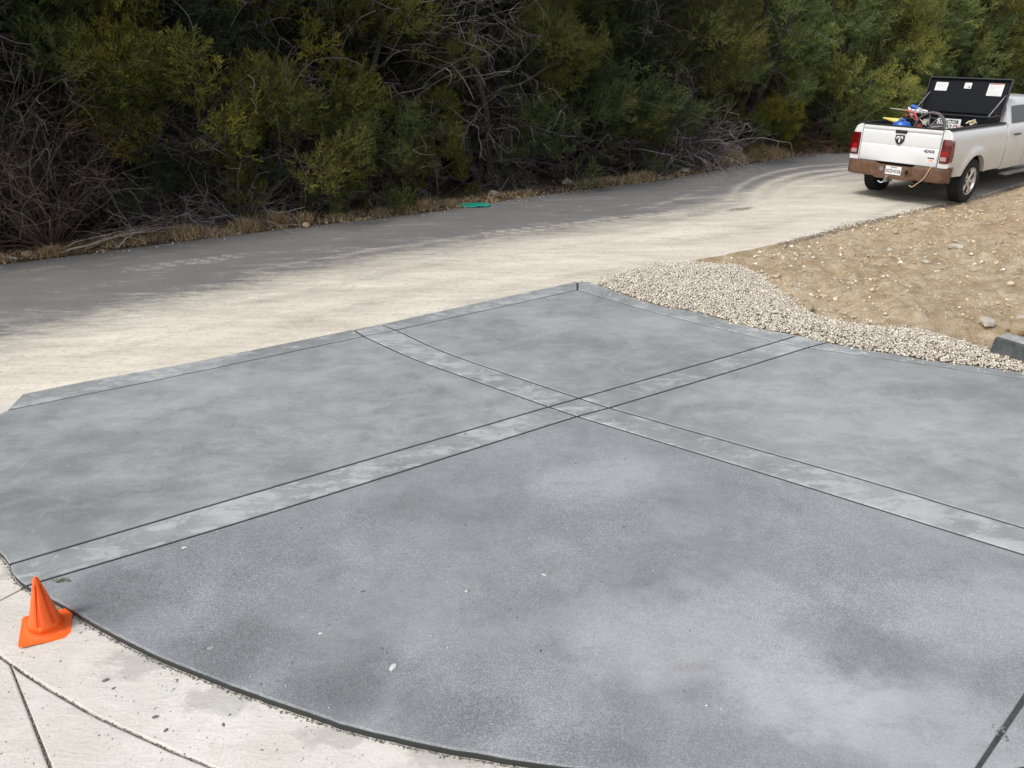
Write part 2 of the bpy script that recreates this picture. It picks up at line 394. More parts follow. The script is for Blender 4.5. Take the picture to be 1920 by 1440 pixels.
def inset(poly, d):
    """poly: list of 2D Vectors, CCW; moves inward by d"""
    n = len(poly); out = []
    for i in range(n):
        p0, p1, p2 = poly[i - 1], poly[i], poly[(i + 1) % n]
        e1 = (p1 - p0).normalized(); e2 = (p2 - p1).normalized()
        n1 = Vector((-e1.y, e1.x)); n2 = Vector((-e2.y, e2.x)); s = n1 + n2
        k = s.length_squared
        out.append(p1 + s * (2 * d / k if k > .3 else d / max(.3, k)))
    return out
def clean(poly):
    P = [Vector((p[0], p[1])) for p in poly]; out = []
    for p in P:
        if not out or (p - out[-1]).length > .004: out.append(p)
    if (out[0] - out[-1]).length < .004: out.pop()
    A = sum(out[i - 1].x * out[i].y - out[i].x * out[i - 1].y for i in range(len(out)))
    return out if A > 0 else out[::-1]
def panel(name, poly, mat, parent, z=0.0, gap=.0125, bev=.009, depth=.11, side=None):
    P = clean(poly); a = inset(P, gap); b = inset(P, gap + bev); c = inset(P, gap + bev * .3); n = len(P)
    V = [(p.x, p.y, z - depth) for p in a] + [(p.x, p.y, z - bev) for p in a] + [(p.x, p.y, z - bev * .3) for p in c] + [(p.x, p.y, z) for p in b]
    Fc = [tuple(3 * n + i for i in range(n))]
    for k in range(3): Fc += [(k * n + i, k * n + (i + 1) % n, (k + 1) * n + (i + 1) % n, (k + 1) * n + i) for i in range(n)]
    me = bpy.data.meshes.new(name); me.from_pydata(V, [], Fc); me.update(); me.materials.append(mat); me.materials.append(side or m_formed)
    for i in range(1, n + 1): me.polygons[i].material_index = 1
    return link(name, me, parent)

# ------------------------------------------------------------------ driveway (new concrete)
S = lambda *p: [px(x, y) for x, y in p]
far = 3.2
strip_out = pc([(40, 738.5), (160, 714), (350, 680), (462, 657.5), (546, 640.5), (662, 617)])
strip_out2 = S((662, 617), (713, 607.5))
strip_out3 = pc([(713, 607.5), (900, 566), (1083, 526.5)])
strip_in1 = pc([(11, 769), (339, 702.6), (682, 630)])
strip_in2 = S((682, 630), (742, 618.2))
strip_in3 = pc([(742, 618.2), (900, 583.5), (1083, 543)])
J1, J2, J3, J4 = (1029, 762), (1086, 746), (1142, 764), (1082, 780)
b2l = pc([(682, 630), (765, 668), (844, 697), J1]); b2r = pc([(742, 618.2), (831, 658.5), (975, 709), J2])
Eb1u, Eb1l = (1456, 640.5), (1513, 651.5)           # band 1 crosses the right border here
b1ul = pc([(22, 1056), (500, 916), J1]); b1ll = pc([(76, 1089), (500, 962.6), J4])
b1ur = pc([J2, (1360, 668.5), Eb1u]); b1lr = pc([J3, (1360, 699), Eb1l])
def ext(a, b, d):
    a, b = px(*a), px(*b); return b + (b - a).normalized() * d
b2u_end = ext(J3, (1920, 989), far); b2d_end = ext(J4, (1920, 1039), far)
b2u = catmull([px(*J3), px(1623, 900), px(1920, 989), b2u_end], .3); b2d = catmull([px(*J4), px(1474, 900), px(1920, 1039), b2d_end], .3)
rin1 = pc([(1083, 543), (1189, 574), (1290, 601), Eb1u]); rin_end = ext((1605, 663), (1920, 710), far); rin2 = [px(*Eb1l), px(1605, 664), px(1920, 710), rin_end]
Rb1, Rb2 = (1497, 628), (1551, 641.5)
rout1 = pc([(1083, 526.5), (1121, 533), (1224, 569), (1307, 584), (1351, 597), (1412, 613), Rb1])
rout_end = rin_end + (px(1920, 697) - px(1920, 710)) ; rout2 = [px(*Rb2), px(1736, 674), px(1920, 697), rout_end]
arc = catmull([px(40, 739), px(11, 769), Vector((-4.95, 6.0, 0)), Vector((-4.55, 5.3, 0)), Vector((-3.98, 4.72, 0)), px(2, 1041), px(30, 1086), px(105, 1130), px(250, 1210), px(430, 1285), px(700, 1375), px(1060, 1440), Vector((1.5, 2.46, 0)), Vector((2.6, 2.6, 0))], .06)
arc = [p + Vector((noise.noise(p * 3.1), noise.noise(p * 3.1 + Vector((9, 0, 0))), 0)) * .006 + Vector((noise.noise(p * 14), noise.noise(p * 14 + Vector((9, 0, 0))), 0)) * .004 for p in arc]
def nearest(cv, p): return min(range(len(cv)), key=lambda i: (cv[i] - p).length)
ia, ib, ic = nearest(arc, px(11, 769)), nearest(arc, px(22, 1056)), nearest(arc, px(76, 1089) + Vector((-.02, 0, 0)))
jl = [px(1975, 1226), px(1920, 1310), px(1835, 1440)]
jl_top = ext((1835, 1440), (1920, 1310), 1.0); jl_bot = ext((1920, 1310), (1835, 1440), .08)
drive = tag(empty('driveway'), kind='structure')
outline = strip_out + strip_out2 + strip_out3 + rout1 + [px(*Rb2)] + rout2 + [b2d_end + Vector((.8, -1.4, 0)), Vector((4.2, 1.0, 0)), Vector((2.6, 2.6, 0))] + arc[::-1]
bp = clean(outline); bp = inset(bp, .012); n_ = len(bp)
bm_ = MB(); bm_.add([(p.x, p.y, -.014) for p in bp] + [(p.x, p.y, -.13) for p in bp], [tuple(range(n_))] + [(i, (i + 1) % n_, n_ + (i + 1) % n_, n_ + i) for i in range(n_)])
bm_.build('joint_mortar', m_joint, drive, recalc=False)
R = lambda c: list(reversed(c))
# big panels
panel('concrete_panel', strip_in1 + b2l + R(b1ul) + R(arc[ia:ib + 1]), m_slab, drive)
panel('concrete_panel', strip_in3 + rin1 + R(b1ur) + R(b2r), m_slab, drive)
panel('concrete_panel', b1lr + rin2 + [b2u_end] + R(b2u), m_slab, drive)
def hit(a, b, cv):
    """where the ray a->b first meets the polyline cv"""
    d = b - a
    for i in range(len(cv) - 1):
        p, e = cv[i], cv[i + 1] - cv[i]; den = d.x * e.y - d.y * e.x
        if abs(den) < 1e-9: continue
        t = ((p.x - a.x) * e.y - (p.y - a.y) * e.x) / den; u = ((p.x - a.x) * d.y - (p.y - a.y) * d.x) / den
        if t > 0 and 0 <= u <= 1: return i, a + d * t
    return None
b2d_far = b2d + [b2d_end + (b2d[-1] - b2d[-2]).normalized() * 3]
ha_, Pj = hit(px(1920, 1310), px(1835, 1440), arc)
hi_, jl_top = hit(px(1835, 1440), px(1920, 1310), b2d_far)
iarc_j = min(range(len(arc)), key=lambda i: (arc[i] - jl_bot).length)
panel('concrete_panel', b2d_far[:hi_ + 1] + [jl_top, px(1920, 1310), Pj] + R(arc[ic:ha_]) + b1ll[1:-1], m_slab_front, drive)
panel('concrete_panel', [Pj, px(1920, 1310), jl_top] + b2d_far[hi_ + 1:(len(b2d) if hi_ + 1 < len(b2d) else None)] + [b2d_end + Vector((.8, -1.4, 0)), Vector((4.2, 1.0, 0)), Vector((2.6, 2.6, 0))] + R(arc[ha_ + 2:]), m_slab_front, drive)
jd = (jl_top - px(1835, 1440)).normalized(); jn = Vector((-jd.y, jd.x, 0)) * .05; ja, jb = px(1835, 1440) - jd * .12, jl_top
jm = MB(); jm.add([(p.x, p.y, -.013) for p in (ja - jn, jb - jn, jb + jn, ja + jn)], [(0, 1, 2, 3)]); jm.build('joint_mortar', m_joint2, drive)
# bands and borders
bd = lambda poly: panel('border_band', poly, m_band, drive)
bd(b1ul + [px(*J4)] + R(b1ll) + R(arc[ib:ic + 1]))
bd(S(J1, J2, J3, J4))
bd(b1ur + R(b1lr))
bd([px(682, 630), px(742, 618.2)] + b2r + R(b2l))
bd(b2u + R(b2d))
bd(strip_out + R(strip_in1))
bd(strip_out2 + R(strip_in2))
bd(strip_out3 + R(strip_in3))
bd(rout1 + R(rin1))
bd([px(*Rb1), px(*Rb2), px(*Eb1l), px(*Eb1u)])
bd(rout2 + R(rin2))

# ------------------------------------------------------------------ old pale concrete beside the arc
OZ = -.050
A2 = [Vector((p.x, p.y)) for p in arc]
def offs(cv, d, z):
    out = []
    for i, p in enumerate(cv):
        t = (cv[min(i + 1, len(cv) - 1)] - cv[max(i - 1, 0)]).normalized(); out.append(Vector((p.x + (-t.y if False else t.y) * d, p.y - t.x * d, z)))
    return out
out_sign = -1 if (offs(A2, .5, 0)[len(A2) // 2] - Vector((0, 6, 0))).length < (Vector((A2[len(A2) // 2].x, A2[len(A2) // 2].y, 0)) - Vector((0, 6, 0))).length else 1
jq = [px(x, y, OZ) for x, y in ((0, 1225), (30, 1255), (120, 1310), (280, 1390), (400, 1440))]
dJ = float(np.mean([min((Vector((q.x, q.y)) - a).length for a in A2) for q in jq]))
inner_edge = offs(A2, -.03 * out_sign, OZ); jcurve = offs(A2, dJ * out_sign, OZ)
ids = nearest([Vector((a.x, a.y, 0)) for a in A2], Vector((*px(0, 1112, OZ).xy, 0)) + Vector((.15, .1, 0)))
patio = tag(empty('patio'), kind='structure')
i_split = nearest([Vector((a.x, a.y, 0)) for a in A2], Vector((*px(50, 1097, OZ).xy, 0)))
pal = lambda poly: panel('stamped_panel', poly, m_old, patio, OZ, .006, .010, .08, m_old)
pal(inner_edge[:i_split + 1] + R(jcurve[:i_split + 1]))
pal(inner_edge[i_split:] + R(jcurve[i_split:]))
P0 = px(24, 1250, OZ); P1 = px(95, 1440, OZ); pdir = (P1 - P0).normalized()
k0 = nearest(jcurve, P0); P2 = P0 + pdir * 4
pal(jcurve[k0:] + [Vector((3.5, -1, OZ)), P2, P1])
pal(R(jcurve[:k0 + 1]) + [Vector((-9.5, 4, OZ)), Vector((-9.5, -1.5, OZ)), P2, P1][0:0] + [Vector((-8.5, 5.2, OZ)), Vector((-8.5, -1.0, OZ)), P2, P1])
pm = MB(); pm.add([(-10, -2, OZ - .018), (3.5, -2, OZ - .018), (3.5, 2.5, OZ - .018), (2.6, 3.2, OZ - .018), (-1, 4.2, OZ - .018), (-3, 6, OZ - .018), (-4.2, 7.6, OZ - .018), (-10, 4.8, OZ - .018)], [tuple(range(8))])
pm.build('joint_mortar', plain('dirty_joint_fill', (.19, .175, .15), .9, var=.5, scale=25, bump=.006), patio)

# ------------------------------------------------------------------ road
EDGE = [px(*p) for p in [(0, 495), (104, 483), (222, 467), (347, 451), (521, 430), (640, 417), (873, 388), (967, 372), (1133, 350), (1240, 337), (1350, 317), (1500, 291), (1594, 283)]]
d0 = (EDGE[0] - EDGE[2]).normalized()
EDGE = [EDGE[0] + d0 * 22, EDGE[0] + d0 * 8] + EDGE + [Vector((13.5, 25.1, 0)), Vector((19, 28.5, 0)), Vector((28, 33.5, 0)), Vector((40, 40, 0))]
EDGEc = catmull(EDGE, .4)
NEAR = [px(*p) for p in [(0, 747), (41, 740), (160, 716), (350, 682), (462, 659), (662, 619), (1083, 529), (1121, 535), (1170, 512), (1233, 500), (1360, 478), (1474, 454), (1583, 425), (1670, 404), (1775, 380), (1811, 376)]]
dn = (NEAR[0] - NEAR[2]).normalized()
NEAR = [NEAR[0] + dn * 24, NEAR[0] + dn * 9] + NEAR + [Vector((11.6, 17.55, 0)), Vector((15.5, 20.4, 0)), Vector((21, 23.5, 0)), Vector((30, 28.5, 0)), Vector((42, 34.5, 0))]
def resample(cv, fn):
    """cut at the positions where fn grows evenly"""
    return cv
ua = Vector((math.cos(ROAD_A), math.sin(ROAD_A), 0)); va = Vector((-ua.y, ua.x, 0))
eu = np.array([p.dot(ua) for p in EDGEc]); ev = np.array([p.dot(va) for p in EDGEc])
nc = []
for i in range(len(NEAR) - 1):
    for j in range(8): nc.append(NEAR[i].lerp(NEAR[i + 1], j / 8))
nc.append(NEAR[-1])
nu = np.maximum.accumulate(np.array([p.dot(ua) for p in nc])); nv = np.array([p.dot(va) for p in nc])
for i in range(1, len(nu)):
    if nu[i] <= nu[i - 1]: nu[i] = nu[i - 1] + 1e-4
us = np.concatenate([np.arange(-22, -4, .4), np.arange(-4, 27, .07), np.arange(27, 48, .4)])
M_ = 110
U, Tt = np.meshgrid(us, np.linspace(0, 1, M_), indexing='ij')
v0 = np.interp(us, nu, nv)[:, None]; v1 = np.interp(us, eu, ev)[:, None]
Vv = v0 + (v1 - v0) * Tt
X = U * ua.x + Vv * va.x; Y = U * ua.y + Vv * va.y; Z = np.full_like(X, -.012); Z[:, 0] = -.07
edge_n = (rng.random(us.shape[0]) - .5) * .05
# dust amount: strong beside the driveway, thinning outward; boundary traced on the ground
BND = [px(*p) for p in [(-300, 720), (0, 622), (250, 566), (480, 518), (700, 476), (900, 446), (1100, 418), (1260, 392), (1380, 360), (1480, 332), (1600, 322)]]
bu = np.array([p.dot(ua) for p in BND]); bv = np.array([p.dot(va) for p in BND])
vb = np.interp(us, bu, bv)[:, None]
sd_ = (vb - Vv)                       # >0 on the dusty side
wd_ = np.interp(us, [-6, 6, 12, 20], [.55, .38, .34, .42])[:, None]
dust = 1 / (1 + np.exp(-sd_ / wd_))
dust = dust * (.50 + .50 * np.clip((vb - Vv) / 1.3 + .3, 0, 1))
fade_r = np.clip((U - 13.5) / 5.0, 0, 1); dust = dust * (1 - .42 * fade_r) + .10 * fade_r
for o_, w_, a_ in ((.9, .16, .22), (1.35, .12, .15), (2.2, .2, .2), (2.9, .14, .22), (3.25, .1, .2), (-.5, .12, -.25), (-1.1, .1, -.15)):
    dust = dust - a_ * np.exp(-((Vv - vb + o_ + .25 * np.sin(U * .35 + o_)) / w_) ** 2) * (.5 + .5 * np.sin(U * .9 + o_ * 5))
dust = np.clip(dust, 0, 1)
def near_poly(cv, width):
    P = np.array([(p.x, p.y) for p in cv]); D = np.full(X.shape, 9.)
    for a, b in zip(P[:-1], P[1:]):
        ab = b - a; t = np.clip(((X - a[0]) * ab[0] + (Y - a[1]) * ab[1]) / (ab @ ab), 0, 1)
        D = np.minimum(D, np.hypot(X - a[0] - t * ab[0], Y - a[1] - t * ab[1]))
    return np.exp(-(D / width) ** 2)
track = np.zeros_like(X)
for cv in ([(1640, 309), (1590, 315), (1510, 323), (1455, 338), (1425, 355), (1412, 378), (1420, 402)], [(1640, 314), (1592, 321), (1530, 331), (1482, 345), (1462, 360), (1458, 378), (1475, 400)]):
    c_ = pc(cv, .3); track = np.maximum(track, near_poly(c_, .13))
for cv in ([(1600, 305), (1500, 313), (1430, 328), (1385, 350), (1370, 372)], [(1600, 327), (1550, 338), (1510, 352), (1500, 372), (1530, 395)]):
    track = np.maximum(track, .6 * near_poly(pc(cv, .3), .09))
for cv, a_ in (([(1270, 372), (1400, 362), (1470, 342)], .5), ([(0, 600), (400, 552), (800, 470), (1150, 405)], .3)):
    track = np.maximum(track, a_ * near_poly(pc(cv, .4), .10))
# chevron tread print: two staggered rows of dashes
ra = px(225, 503); rb = px(640, 452); rd = (rb - ra).normalized(); rn = Vector((-rd.y, rd.x, 0))
lu = (X - ra.x) * rd.x + (Y - ra.y) * rd.y; lv = (X - ra.x) * rn.x + (Y - ra.y) * rn.y
for row, ofs in ((0.0, 0.0), (-.17, .11)):
    ph = ((lu + ofs + (lv - row) * .8) / .24) % 1.0
    das = np.clip(1 - np.abs(ph - .5) / .3, 0, 1) * np.clip(1 - np.abs(lv - row) / .085, 0, 1) * (lu > 0) * (lu < (rb - ra).length)
    track = np.maximum(track, np.clip(das * 2, 0, .6) * np.clip(.5 + 1.6 * np.sin(lu * 1.7) * np.sin(lu * .53), .1, 1))
# second dashed print further along, where the dust thins out
ra = px(900, 437); rb = px(1290, 392); rd = (rb - ra).normalized(); rn = Vector((-rd.y, rd.x, 0))
lu = (X - ra.x) * rd.x + (Y - ra.y) * rd.y; lv = (X - ra.x) * rn.x + (Y - ra.y) * rn.y
for row, ofs in ((0.0, 0.0), (-.2, .12)):
    ph = ((lu + ofs + (lv - row) * .8) / .26) % 1.0
    das = np.clip(1 - np.abs(ph - .5) / .32, 0, 1) * np.clip(1 - np.abs(lv - row) / .10, 0, 1) * (lu > 0) * (lu < (rb - ra).length)
    track = np.maximum(track, np.clip(das * 2, 0, .8))
stain = np.zeros_like(X)
for cx_, cy_, a_, b_, amt in ((1388, 391, .34, .13, 1.0), (1060, 396, .22, .05, .7), (1150, 402, .16, .04, .7), (1180, 405, .12, .04, .8), (1098, 397, .14, .03, .6), (1247, 445, .12, .03, .5), (1262, 446, .1, .03, .5), (870, 412, .3, .05, .3)):
    c0 = px(cx_, cy_); du, dv = U - c0.dot(ua), Vv - c0.dot(va); stain = np.maximum(stain, amt * np.clip(1.4 - (du / a_) ** 2 - (dv / b_) ** 2, 0, 1))
yel = np.zeros_like(X)
for cx_, cy_, a_, b_ in ((75, 503, .45, .10), (230, 480, .22, .08), (640, 445, .25, .06), (1010, 385, .4, .07)):
    c0 = px(cx_, cy_); du, dv = U - c0.dot(ua), Vv - c0.dot(va); yel = np.maximum(yel, np.clip(1.3 - (du / a_) ** 2 - (dv / b_) ** 2, 0, 1))
N1, N2 = X.shape; idx = np.arange(N1 * N2).reshape(N1, N2)
Q = np.stack([idx[:-1, :-1], idx[1:, :-1], idx[1:, 1:], idx[:-1, 1:]], -1).reshape(-1, 4)
me = np_mesh('road', np.stack([X, Y, Z], -1).reshape(-1, 3), Q, m_road)
for nm, arr in (('dust', dust), ('track', track), ('stain', stain), ('clay', yel)):
    a = me.attributes.new(nm, 'FLOAT', 'POINT'); a.data.foreach_set('value', arr.astype(np.float32).ravel())
tag(link('road', me), kind='structure')

# ------------------------------------------------------------------ soil, dirt lot, wood floor
gb = MB(); gb.add([(-400, -400, -.45), (400, -400, -.45), (400, 400, -.45), (-400, 400, -.45)], [(0, 1, 2, 3)])
tag(gb.build('ground', m_floor), kind='structure')

def fbm(X, Y, sc, oct=4, seed=0.0):
    out = np.zeros(X.shape); fx = X.ravel(); fy = Y.ravel()
    o = np.array([noise.fractal(Vector((a * sc + seed, b * sc - seed, seed)), 1.0, 2.0, oct) for a, b in zip(fx, fy)])
    return o.reshape(X.shape)
def poly_dist(X, Y, P):
    D = np.full(X.shape, 1e9)
    for a, b in zip(P[:-1], P[1:]):
        ab = b - a; L = ab @ ab
        if L < 1e-9: continue
        t = np.clip(((X - a[0]) * ab[0] + (Y - a[1]) * ab[1]) / L, 0, 1)
        D = np.minimum(D, np.hypot(X - a[0] - t * ab[0], Y - a[1] - t * ab[1]))
    return D
def in_poly(X, Y, P):
    c = np.zeros(X.shape, bool); n = len(P)
    for i in range(n):
        x1, y1 = P[i - 1]; x2, y2 = P[i]
        if y1 == y2: continue
        k = ((y1 > Y) != (y2 > Y)) & (X < (x2 - x1) * (Y - y1) / (y2 - y1) + x1); c ^= k
    return c
side = [p for p in NEAR if p.x > 1.15]
bnd = np.array([(p.x, p.y) for p in R(rout2)] + [(px(*Rb2).x, px(*Rb2).y)] + [(p.x, p.y) for p in R(rout1) if p.x > 1.15] + [(p.x, p.y) for p in side])
lot = np.vstack([bnd, [(60, 34), (60, -10), (rout_end.x, -10)]])
GRAV = [px(*p) for p in [(1118, 532), (1160, 512), (1210, 499), (1290, 491), (1380, 496), (1440, 520), (1475, 552), (1500, 578), (1560, 600), (1640, 612), (1720, 616), (1800, 638), (1850, 655), (1920, 668), (2100, 690)]]
gpoly = np.array([(p.x, p.y) for p in GRAV] + [(rout_end.x, rout_end.y)] + [(p.x, p.y) for p in R(rout2)] + [(p.x, p.y) for p in R(rout1)])
def lot_height(X, Y, rough=True):
    D = poly_dist(X, Y, bnd); inside = in_poly(X, Y, lot)
    rise = np.clip(D / 3.0, 0, 1); rise = rise * rise * (3 - 2 * rise)
    z = np.interp(X, [2.5, 5.0], [-.014, -.034]) + .10 * rise
    z = z + .34 * np.exp(-(((X - 12.1) / 1.9) ** 2 + ((Y - 14.6) / 1.7) ** 2)) * np.clip(D / 1.2, 0, 1)
    z = z + .10 * np.exp(-(((X - 9.6) / 1.2) ** 2 + ((Y - 11.9) / .9) ** 2)) + np.clip((X - 14) * .02, 0, .8) * np.clip(D / 4, 0, 1)
    if rough:
        z = z + (fbm(X, Y, 1.1, 4, 3.3) * .07 + fbm(X, Y, 4.0, 5, 8.1) * .10) * np.clip(D / .5, .15, 1)
    g = in_poly(X, Y, gpoly)
    z = np.where(g, z * .4 - .012, z)
    drop = np.interp(X, [4.2, 5.6], [0.0, .02])
    spill = -.007 - drop - D * .16 + (fbm(X, Y, 5.0, 3, 2.2) * .012 if rough else 0)
    z = np.where(inside, np.where(D < .3, np.minimum(z, -.007 - drop + D * .1 + (fbm(X, Y, 5.0, 3, 2.2) * .012 if rough else 0)) if True else z, z), np.where(D < .45, np.minimum(spill, -.003), -.30))
    return z, D, inside, g
xs = np.concatenate([np.arange(.8, 13.5, .075), np.arange(13.5, 60, .6)]); ys = np.concatenate([np.arange(-8, 5.5, .5), np.arange(5.5, 17.5, .075), np.arange(17.5, 36, .6)])
GX, GY = np.meshgrid(xs, ys, indexing='ij'); GZ, GD, GI, GG = lot_height(GX, GY)
orange = np.exp(-(((GX - 11.2) / 2.2) ** 2 + ((GY - 13.6) / 1.2) ** 2)) + .8 * np.exp(-(((GX - 6.5) / .5) ** 2 + ((GY - 8.2) / .5) ** 2)) 
n1, n2 = GX.shape; idx = np.arange(n1 * n2).reshape(n1, n2)
Q = np.stack([idx[:-1, :-1], idx[1:, :-1], idx[1:, 1:], idx[:-1, 1:]], -1).reshape(-1, 4)
keep = (GI | (GD < .5)).ravel()[Q].any(1)
me = np_mesh('dirt_lot', np.stack([GX, GY, GZ], -1).reshape(-1, 3), Q[keep], m_dirt, smooth=True)
a = me.attributes.new('orange', 'FLOAT', 'POINT'); a.data.foreach_set('value', np.clip(orange, 0, 1).astype(np.float32).ravel())
tag(link('dirt_lot', me), kind='structure')

# wood floor: strip mesh following the far road edge
En = []
for i, p in enumerate(EDGEc):
    t = (EDGEc[min(i + 1, len(EDGEc) - 1)] - EDGEc[max(i - 1, 0)]).normalized(); En.append(Vector((-t.y, t.x, 0)))
toff = np.concatenate([[-.12, 0.0], np.linspace(.08, 1.0, 10), np.linspace(1.25, 8, 20), np.linspace(9, 70, 20)])
bl = lambda n, t: (n * max(0, 1 - t / 2.5) + va * min(1, t / 2.5)).normalized()
VX = np.array([[p.x + bl(n, t).x * t for t in toff] for p, n in zip(EDGEc, En)]); VY = np.array([[p.y + bl(n, t).y * t for t in toff] for p, n in zip(EDGEc, En)])
def wood_z(t, x, y):
    return -.03 + .05 * np.clip(t / .4, 0, 1) + .05 * np.clip(t - .5, 0, 80) ** .9
VZ = wood_z(toff[None, :], VX, VY) + fbm(VX, VY, .9, 4, 5.0) * .06 * np.clip(toff[None, :] / .6, 0, 1)
VZ[:, 0] = -.06
n1, n2 = VX.shape; idx = np.arange(n1 * n2).reshape(n1, n2)
Q = np.stack([idx[:-1, :-1], idx[1:, :-1], idx[1:, 1:], idx[:-1, 1:]], -1).reshape(-1, 4)
tag(link('woodland_floor', np_mesh('woodland_floor', np.stack([VX, VY, VZ], -1).reshape(-1, 3), Q, m_floor, smooth=True)), kind='structure')

# ------------------------------------------------------------------ loose stones
_ico = bmesh.new(); bmesh.ops.create_icosphere(_ico, subdivisions=1, radius=1.0)
ICO_V = np.array([v.co[:] for v in _ico.verts]); ICO_F = np.array([[v.index for v in f.verts] for f in _ico.faces]); _ico.free()
OCT_V = np.array([(1, 0, 0), (0, 1, 0), (-1, 0, 0), (0, -1, 0), (0, 0, 1), (0, 0, -1)], float)
OCT_F = np.array([(0, 1, 4), (1, 2, 4), (2, 3, 4), (3, 0, 4), (1, 0, 5), (2, 1, 5), (3, 2, 5), (0, 3, 5)])
def stones(P, size, base_v, base_f, flat=.6, jit=.3):
    n = len(P); k = len(base_v)
    v = base_v[None] * (1 + (rng.random((n, k, 3)) - .5) * jit * 2)
    v = v * (size[:, None, None] * np.stack([rng.uniform(.7, 1.3, n), rng.uniform(.6, 1.0, n), rng.uniform(flat * .6, flat * 1.2, n)], -1)[:, None, :])
    a = rng.uniform(0, 2 * PI, n); tl = rng.normal(0, .35, n); ca, sa, ct, st = np.cos(a), np.sin(a), np.cos(tl), np.sin(tl)
    x, y, z = v[..., 0], v[..., 1], v[..., 2]
    y, z = y * ct[:, None] - z * st[:, None], y * st[:, None] + z * ct[:, None]
    x, y = x * ca[:, None] - y * sa[:, None], x * sa[:, None] + y * ca[:, None]
    V = np.stack([x, y, z], -1) + P[:, None, :]
    Fc = base_f[None] + (np.arange(n) * k)[:, None, None]
    return V.reshape(-1, 3), Fc.reshape(-1, 3), np.repeat(rng.random(n), k)
def sample_in(poly, n, bx):
    x = rng.uniform(bx[0], bx[1], n * 4); y = rng.uniform(bx[2], bx[3], n * 4); k = in_poly(x, y, poly); return x[k][:n], y[k][:n]
gx, gy = sample_in(gpoly, 42000, (gpoly[:, 0].min(), gpoly[:, 0].max(), gpoly[:, 1].min(), gpoly[:, 1].max()))
k = (gx < 8.6); gx, gy = gx[k], gy[k]
dz = poly_dist(gx, gy, gpoly)
ex_ = (rng.random(len(gx)) < .22); gx = gx + rng.normal(0, .09, len(gx)) * ex_; gy = gy + rng.normal(0, .07, len(gx)) * ex_; dz = np.where(in_poly(gx, gy, gpoly), dz, 0)
gz = .001 + .050 * np.clip(dz / .5, 0, 1) ** .8 + rng.uniform(-.008, .010, len(gx)) * np.clip(dz / .1, .2, 1)
V_, F_, T_ = stones(np.stack([gx, gy, gz], -1), rng.uniform(.008, .019, len(gx)), OCT_V, OCT_F, .8, .25)
me = np_mesh('white_gravel', V_, F_, m_gravel, T_)
tag(link('white_gravel', me), 'band of loose white limestone gravel between driveway and dirt', 'gravel', kind='stuff')
# solid body under the gravel so no hole shows
GXm, GYm = np.meshgrid(np.arange(1.0, 9, .08), np.arange(5, 12, .08), indexing='ij')
gi = in_poly(GXm, GYm, gpoly); dd = poly_dist(GXm, GYm, gpoly); GZm = np.where(gi, -.014 + .050 * np.clip(dd / .5, 0, 1) ** .8, -.06)
n1, n2 = GXm.shape; idx = np.arange(n1 * n2).reshape(n1, n2)
Q = np.stack([idx[:-1, :-1], idx[1:, :-1], idx[1:, 1:], idx[:-1, 1:]], -1).reshape(-1, 4); Q = Q[gi.ravel()[Q].all(1)]
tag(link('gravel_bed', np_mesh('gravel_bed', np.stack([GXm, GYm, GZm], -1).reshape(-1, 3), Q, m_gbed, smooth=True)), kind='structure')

x, y = sample_in(lot, 30000, (1, 16, 4, 18)); z, D, I, G = lot_height(x, y, True)
k = ~G; x, y, z, D = x[k], y[k], z[k], D[k]
dn_ = fbm(x, y, .9, 3, 1.7); kk = rng.random(len(x)) < (.45 + 1.6 * dn_); x, y, z, D = x[kk], y[kk], z[kk], D[kk]; sz = rng.uniform(.006, .016, len(x)) * (1 + 2.0 * (rng.random(len(x)) > .92)); 
V_, F_, T_ = stones(np.stack([x, y, z + sz * .2], -1), sz, OCT_V, OCT_F, .6)
tag(link('scattered_pebbles', np_mesh('scattered_pebbles', V_, F_, m_pebble, T_)), 'small pale pebbles and clods strewn over the tan dirt lot', 'pebbles', kind='stuff')
cx_, cy_ = sample_in(lot, 5200, (1, 16, 4, 18)); z, D, I, G = lot_height(cx_, cy_, True); dn_ = fbm(cx_, cy_, 1.3, 3, 6.1)
kk = (~G) & (rng.random(len(cx_)) < .35 + 1.8 * dn_) & (D > .12); cx_, cy_, z = cx_[kk], cy_[kk], z[kk]; sz = rng.uniform(.012, .042, len(cx_)) * (1 + .8 * (rng.random(len(cx_)) > .95))
V_, F_, T_ = stones(np.stack([cx_, cy_, z + sz * .15], -1), sz, ICO_V, ICO_F, .7, .25)
tag(link('soil_clods', np_mesh('soil_clods', V_, F_, stone_mat('tan_soil_clods', (.40, .29, .18), (.70, .57, .41)), T_)), 'rough tan soil clods lying over the dirt lot', 'clods', kind='stuff')
# asphalt crumbs and grit along road and verge
pts = []
for i in range(2600):
    j = random.uniform(6, len(EDGEc) - 12); a = EDGEc[int(j)].lerp(EDGEc[int(j) + 1], j % 1); o_ = abs(random.gauss(0, .16)) * random.choice((1, 1, -1)); q = a + En[int(j)] * o_
    pts.append((q.x, q.y, -.008 if o_ < 0 else .0 + .05 * min(o_ / .4, 1)))
P_ = np.array(pts); V_, F_, T_ = stones(P_, rng.uniform(.006, .022, len(P_)) , OCT_V, OCT_F, .5)
tag(link('roadside_grit', np_mesh('roadside_grit', V_, F_, m_pebble, T_)), 'pale grit and small stones along the wooded road edge', 'grit', kind='stuff')
